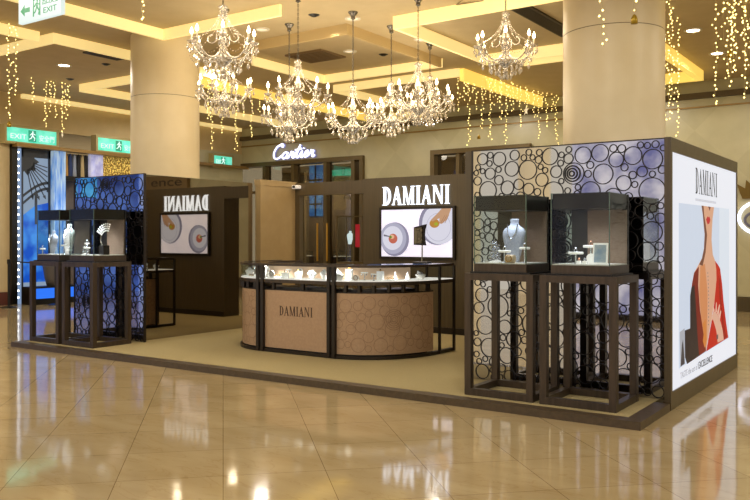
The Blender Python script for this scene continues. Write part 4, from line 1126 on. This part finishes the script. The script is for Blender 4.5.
tag(B(-16.0,-15.95,6.76,8.85,2.6,3.72).build('gold_foil_panel', noisy('gold_foil',(120,86,20),(240,214,120),22,.3,es=.4,contrast=(.45,.6)), loc=(-16,7.8,2.6)), 'glittering gold foil panel in the shop window beside the curtain', 'decoration')
t = thing('glowing_plinth', 'low plinth with a glowing blue front in the far left shopfront', 'plinth', (-15.5,5,0))
B(-15.75,-15.35,4.35,5.7,0,.42).build('body', M['black'], t)
MB().box(-15.35,-15.34,4.42,5.62,.14,.38).build('lit_front', glow('plinth_blue',(40,110,230),1.3), t)
t = thing('potted_plant', 'leafy green plant in a grey pot beside the glowing blue plinth', 'plant', (-15.5,5.0,.42))
MB().lathe([(.13,.42),(.18,.6),(.22,.86),(.23,.9),(.19,.9)], (-15.5,5.0,0), 20).build('pot', mat('pot_grey',(96,92,92),.5), t, smooth=True)
rnd = random.Random(3); mb = MB()
for k in range(110):
    a = rnd.uniform(0,6.28); r = rnd.uniform(.02,.32); h = .92+rnd.uniform(0,.28)*(1-r); c = Vector((-15.5+r*math.cos(a),5.0+r*math.sin(a),h))
    d = Vector((math.cos(a),math.sin(a),rnd.uniform(-.3,.6))).normalized()*.1; s_ = Vector((-math.sin(a),math.cos(a),0))*.03
    mb.add([c-d*.4, c+s_, c+d, c-s_], [(0,1,2,3)])
mb.build('foliage', noisy('leaf_green',(40,60,30),(86,100,50),8,.5), t)
# stanchions
def stanchion(x, y, label):
    t = thing('stanchion', label, 'barrier post', (x,y,0), 'black queue posts')
    MB().lathe([(.17,0),(.17,.012),(.05,.035)], (x,y,0), 24).build('base', M['black'], t)
    MB().lathe([(.028,.02),(.028,.98),(.04,.985),(.04,1.08),(.03,1.09)], (x,y,0), 16).build('post', M['black'], t)
stanchion(-15.2,3.7,'black queue barrier post in front of the beige wall at the left edge')
stanchion(-15.0,4.75,'black queue barrier post in front of the blue shopfront')
tag(MB().tube([(-15.19,3.745,1.04),(-15.1,4.2,1.0),(-15.01,4.705,1.04)], .02, 4).build('barrier_belt', M['black'], loc=(-15.1,4.2,1.03)), 'black belt stretched between the two queue posts', 'barrier belt')

# ------------------------------------------------------------------ surroundings seen only in reflections
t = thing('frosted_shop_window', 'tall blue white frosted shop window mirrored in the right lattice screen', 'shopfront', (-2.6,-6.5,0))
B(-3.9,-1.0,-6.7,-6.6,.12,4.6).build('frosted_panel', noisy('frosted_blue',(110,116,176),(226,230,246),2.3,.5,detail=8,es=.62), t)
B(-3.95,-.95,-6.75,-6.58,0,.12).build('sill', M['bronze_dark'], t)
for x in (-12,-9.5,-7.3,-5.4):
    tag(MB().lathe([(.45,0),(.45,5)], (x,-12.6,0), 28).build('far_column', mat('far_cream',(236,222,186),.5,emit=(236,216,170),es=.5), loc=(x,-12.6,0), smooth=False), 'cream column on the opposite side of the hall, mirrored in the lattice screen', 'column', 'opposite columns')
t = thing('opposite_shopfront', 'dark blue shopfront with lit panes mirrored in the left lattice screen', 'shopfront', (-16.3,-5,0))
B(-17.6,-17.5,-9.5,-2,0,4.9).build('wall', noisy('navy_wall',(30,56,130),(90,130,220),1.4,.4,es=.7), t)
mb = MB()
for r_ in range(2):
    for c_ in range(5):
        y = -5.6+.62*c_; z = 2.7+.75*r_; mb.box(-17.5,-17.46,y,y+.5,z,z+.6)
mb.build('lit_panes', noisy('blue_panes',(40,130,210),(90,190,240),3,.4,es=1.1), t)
MB().box(-17.5,-17.4,-9,-8.4,0,4.9).box(-17.5,-17.4,-7.6,-7.1,0,4.9).build('pale_pilaster', noisy('pale_pilaster',(120,150,220),(170,190,236),3,.4,es=.9), t)
bpy.data.objects['wall_left'].data = bpy.data.objects['wall_left'].data
for v in bpy.data.objects['wall_left'].data.vertices:
    if v.co.y < -3: v.co.y = -1.5

# ------------------------------------------------------------------ LIGHT
def spot(x, y, e, col=(1,.92,.78), ang=172, z=4.93, size=.12):  # some sit at downlights; the others are added fill without a fixture
    l = bpy.data.lights.new('downlight_and_fill','SPOT'); l.energy = e*.62; l.color = col; l.spot_size = R(ang); l.spot_blend = .25; l.shadow_soft_size = size
    o = bpy.data.objects.new('downlight_and_fill', l); COL.objects.link(o); o.location = (x,y,z); return o
for x, y, e in [(-12.2,3.0,260),(-1.3,7.3,160),(-1.3,9.3,130),(-10.1,5.1,130),(-11.5,8,200),(-7.5,9.5,260),(-3.6,9.5,200),(-8,-2,300),(-4,-1.6,260),(0,-2,280),(3.5,1.5,260),(3.6,5.5,260),(-12,-2,260),(-6,-5.5,260),(-1,-5.5,200),(4,-4,260),(3.5,9.5,260),(-7,-9.5,260),(-2,-10,200),(-14.0,8.0,160),(-14.8,1.5,160)]:
    spot(x, y, e)
spot(-6.0,3.6,70,(1,.85,.6),110); spot(-3.3,2.9,60,(1,.85,.6),110)
# light inside the counter showcase
for x, y in [(-5.95,1.95),(-5.3,1.55),(-4.75,1.5),(-4.2,1.55),(-3.55,1.95)]:
    l = bpy.data.lights.new('counter_lamp','AREA'); l.energy = 5; l.color = (1,.95,.88); l.size = .2; l.spread = R(130)
    o = bpy.data.objects.new('counter_lamp', l); COL.objects.link(o); o.parent = counter; o.location = Vector((x,y,1.19))-Vector(counter.location)
for o in ((-14.9,13.2,2.8),(-12.6,13.2,2.8),(-7.6,13.2,2.8)):
    l = bpy.data.lights.new('store_fill','POINT'); l.energy = 60; l.color = (1,.88,.68); l.shadow_soft_size = .2  # points without fixtures, added to brighten the store interior
    ob = bpy.data.objects.new('store_fill', l); COL.objects.link(ob); ob.location = o
l = bpy.data.lights.new('shop_blue_lamp','POINT'); l.energy = 25; l.color = (.4,.6,1); l.shadow_soft_size = .3
ob = bpy.data.objects.new('shop_blue_lamp', l); COL.objects.link(ob); ob.location = (-15,5.6,2)

w = bpy.data.worlds.new('hall_light'); S.world = w; w.use_nodes = True
bg = w.node_tree.nodes['Background']; bg.inputs[0].default_value = (1,.90,.70,1); bg.inputs[1].default_value = 1.0

# ------------------------------------------------------------------ CAMERA
cam = bpy.data.cameras.new('camera'); co = bpy.data.objects.new('camera', cam); COL.objects.link(co)
co.location = (1.962,-6.652,1.57); co.rotation_euler = (R(90),0,R(34.58))
cam.sensor_width = 36; cam.lens = 810*36/750; cam.shift_y = -12/750; cam.clip_end = 100
S.camera = co
S.view_settings.view_transform = 'Standard'; S.view_settings.look = 'None'; S.view_settings.exposure = -0.1
S.cycles.use_denoising = True
S.cycles.denoising_prefilter = 'ACCURATE'
S.cycles.max_bounces = 10; S.cycles.transparent_max_bounces = 24; S.cycles.glossy_bounces = 6
S.cycles.sample_clamp_indirect = 6; S.cycles.caustics_reflective = False; S.cycles.caustics_refractive = False
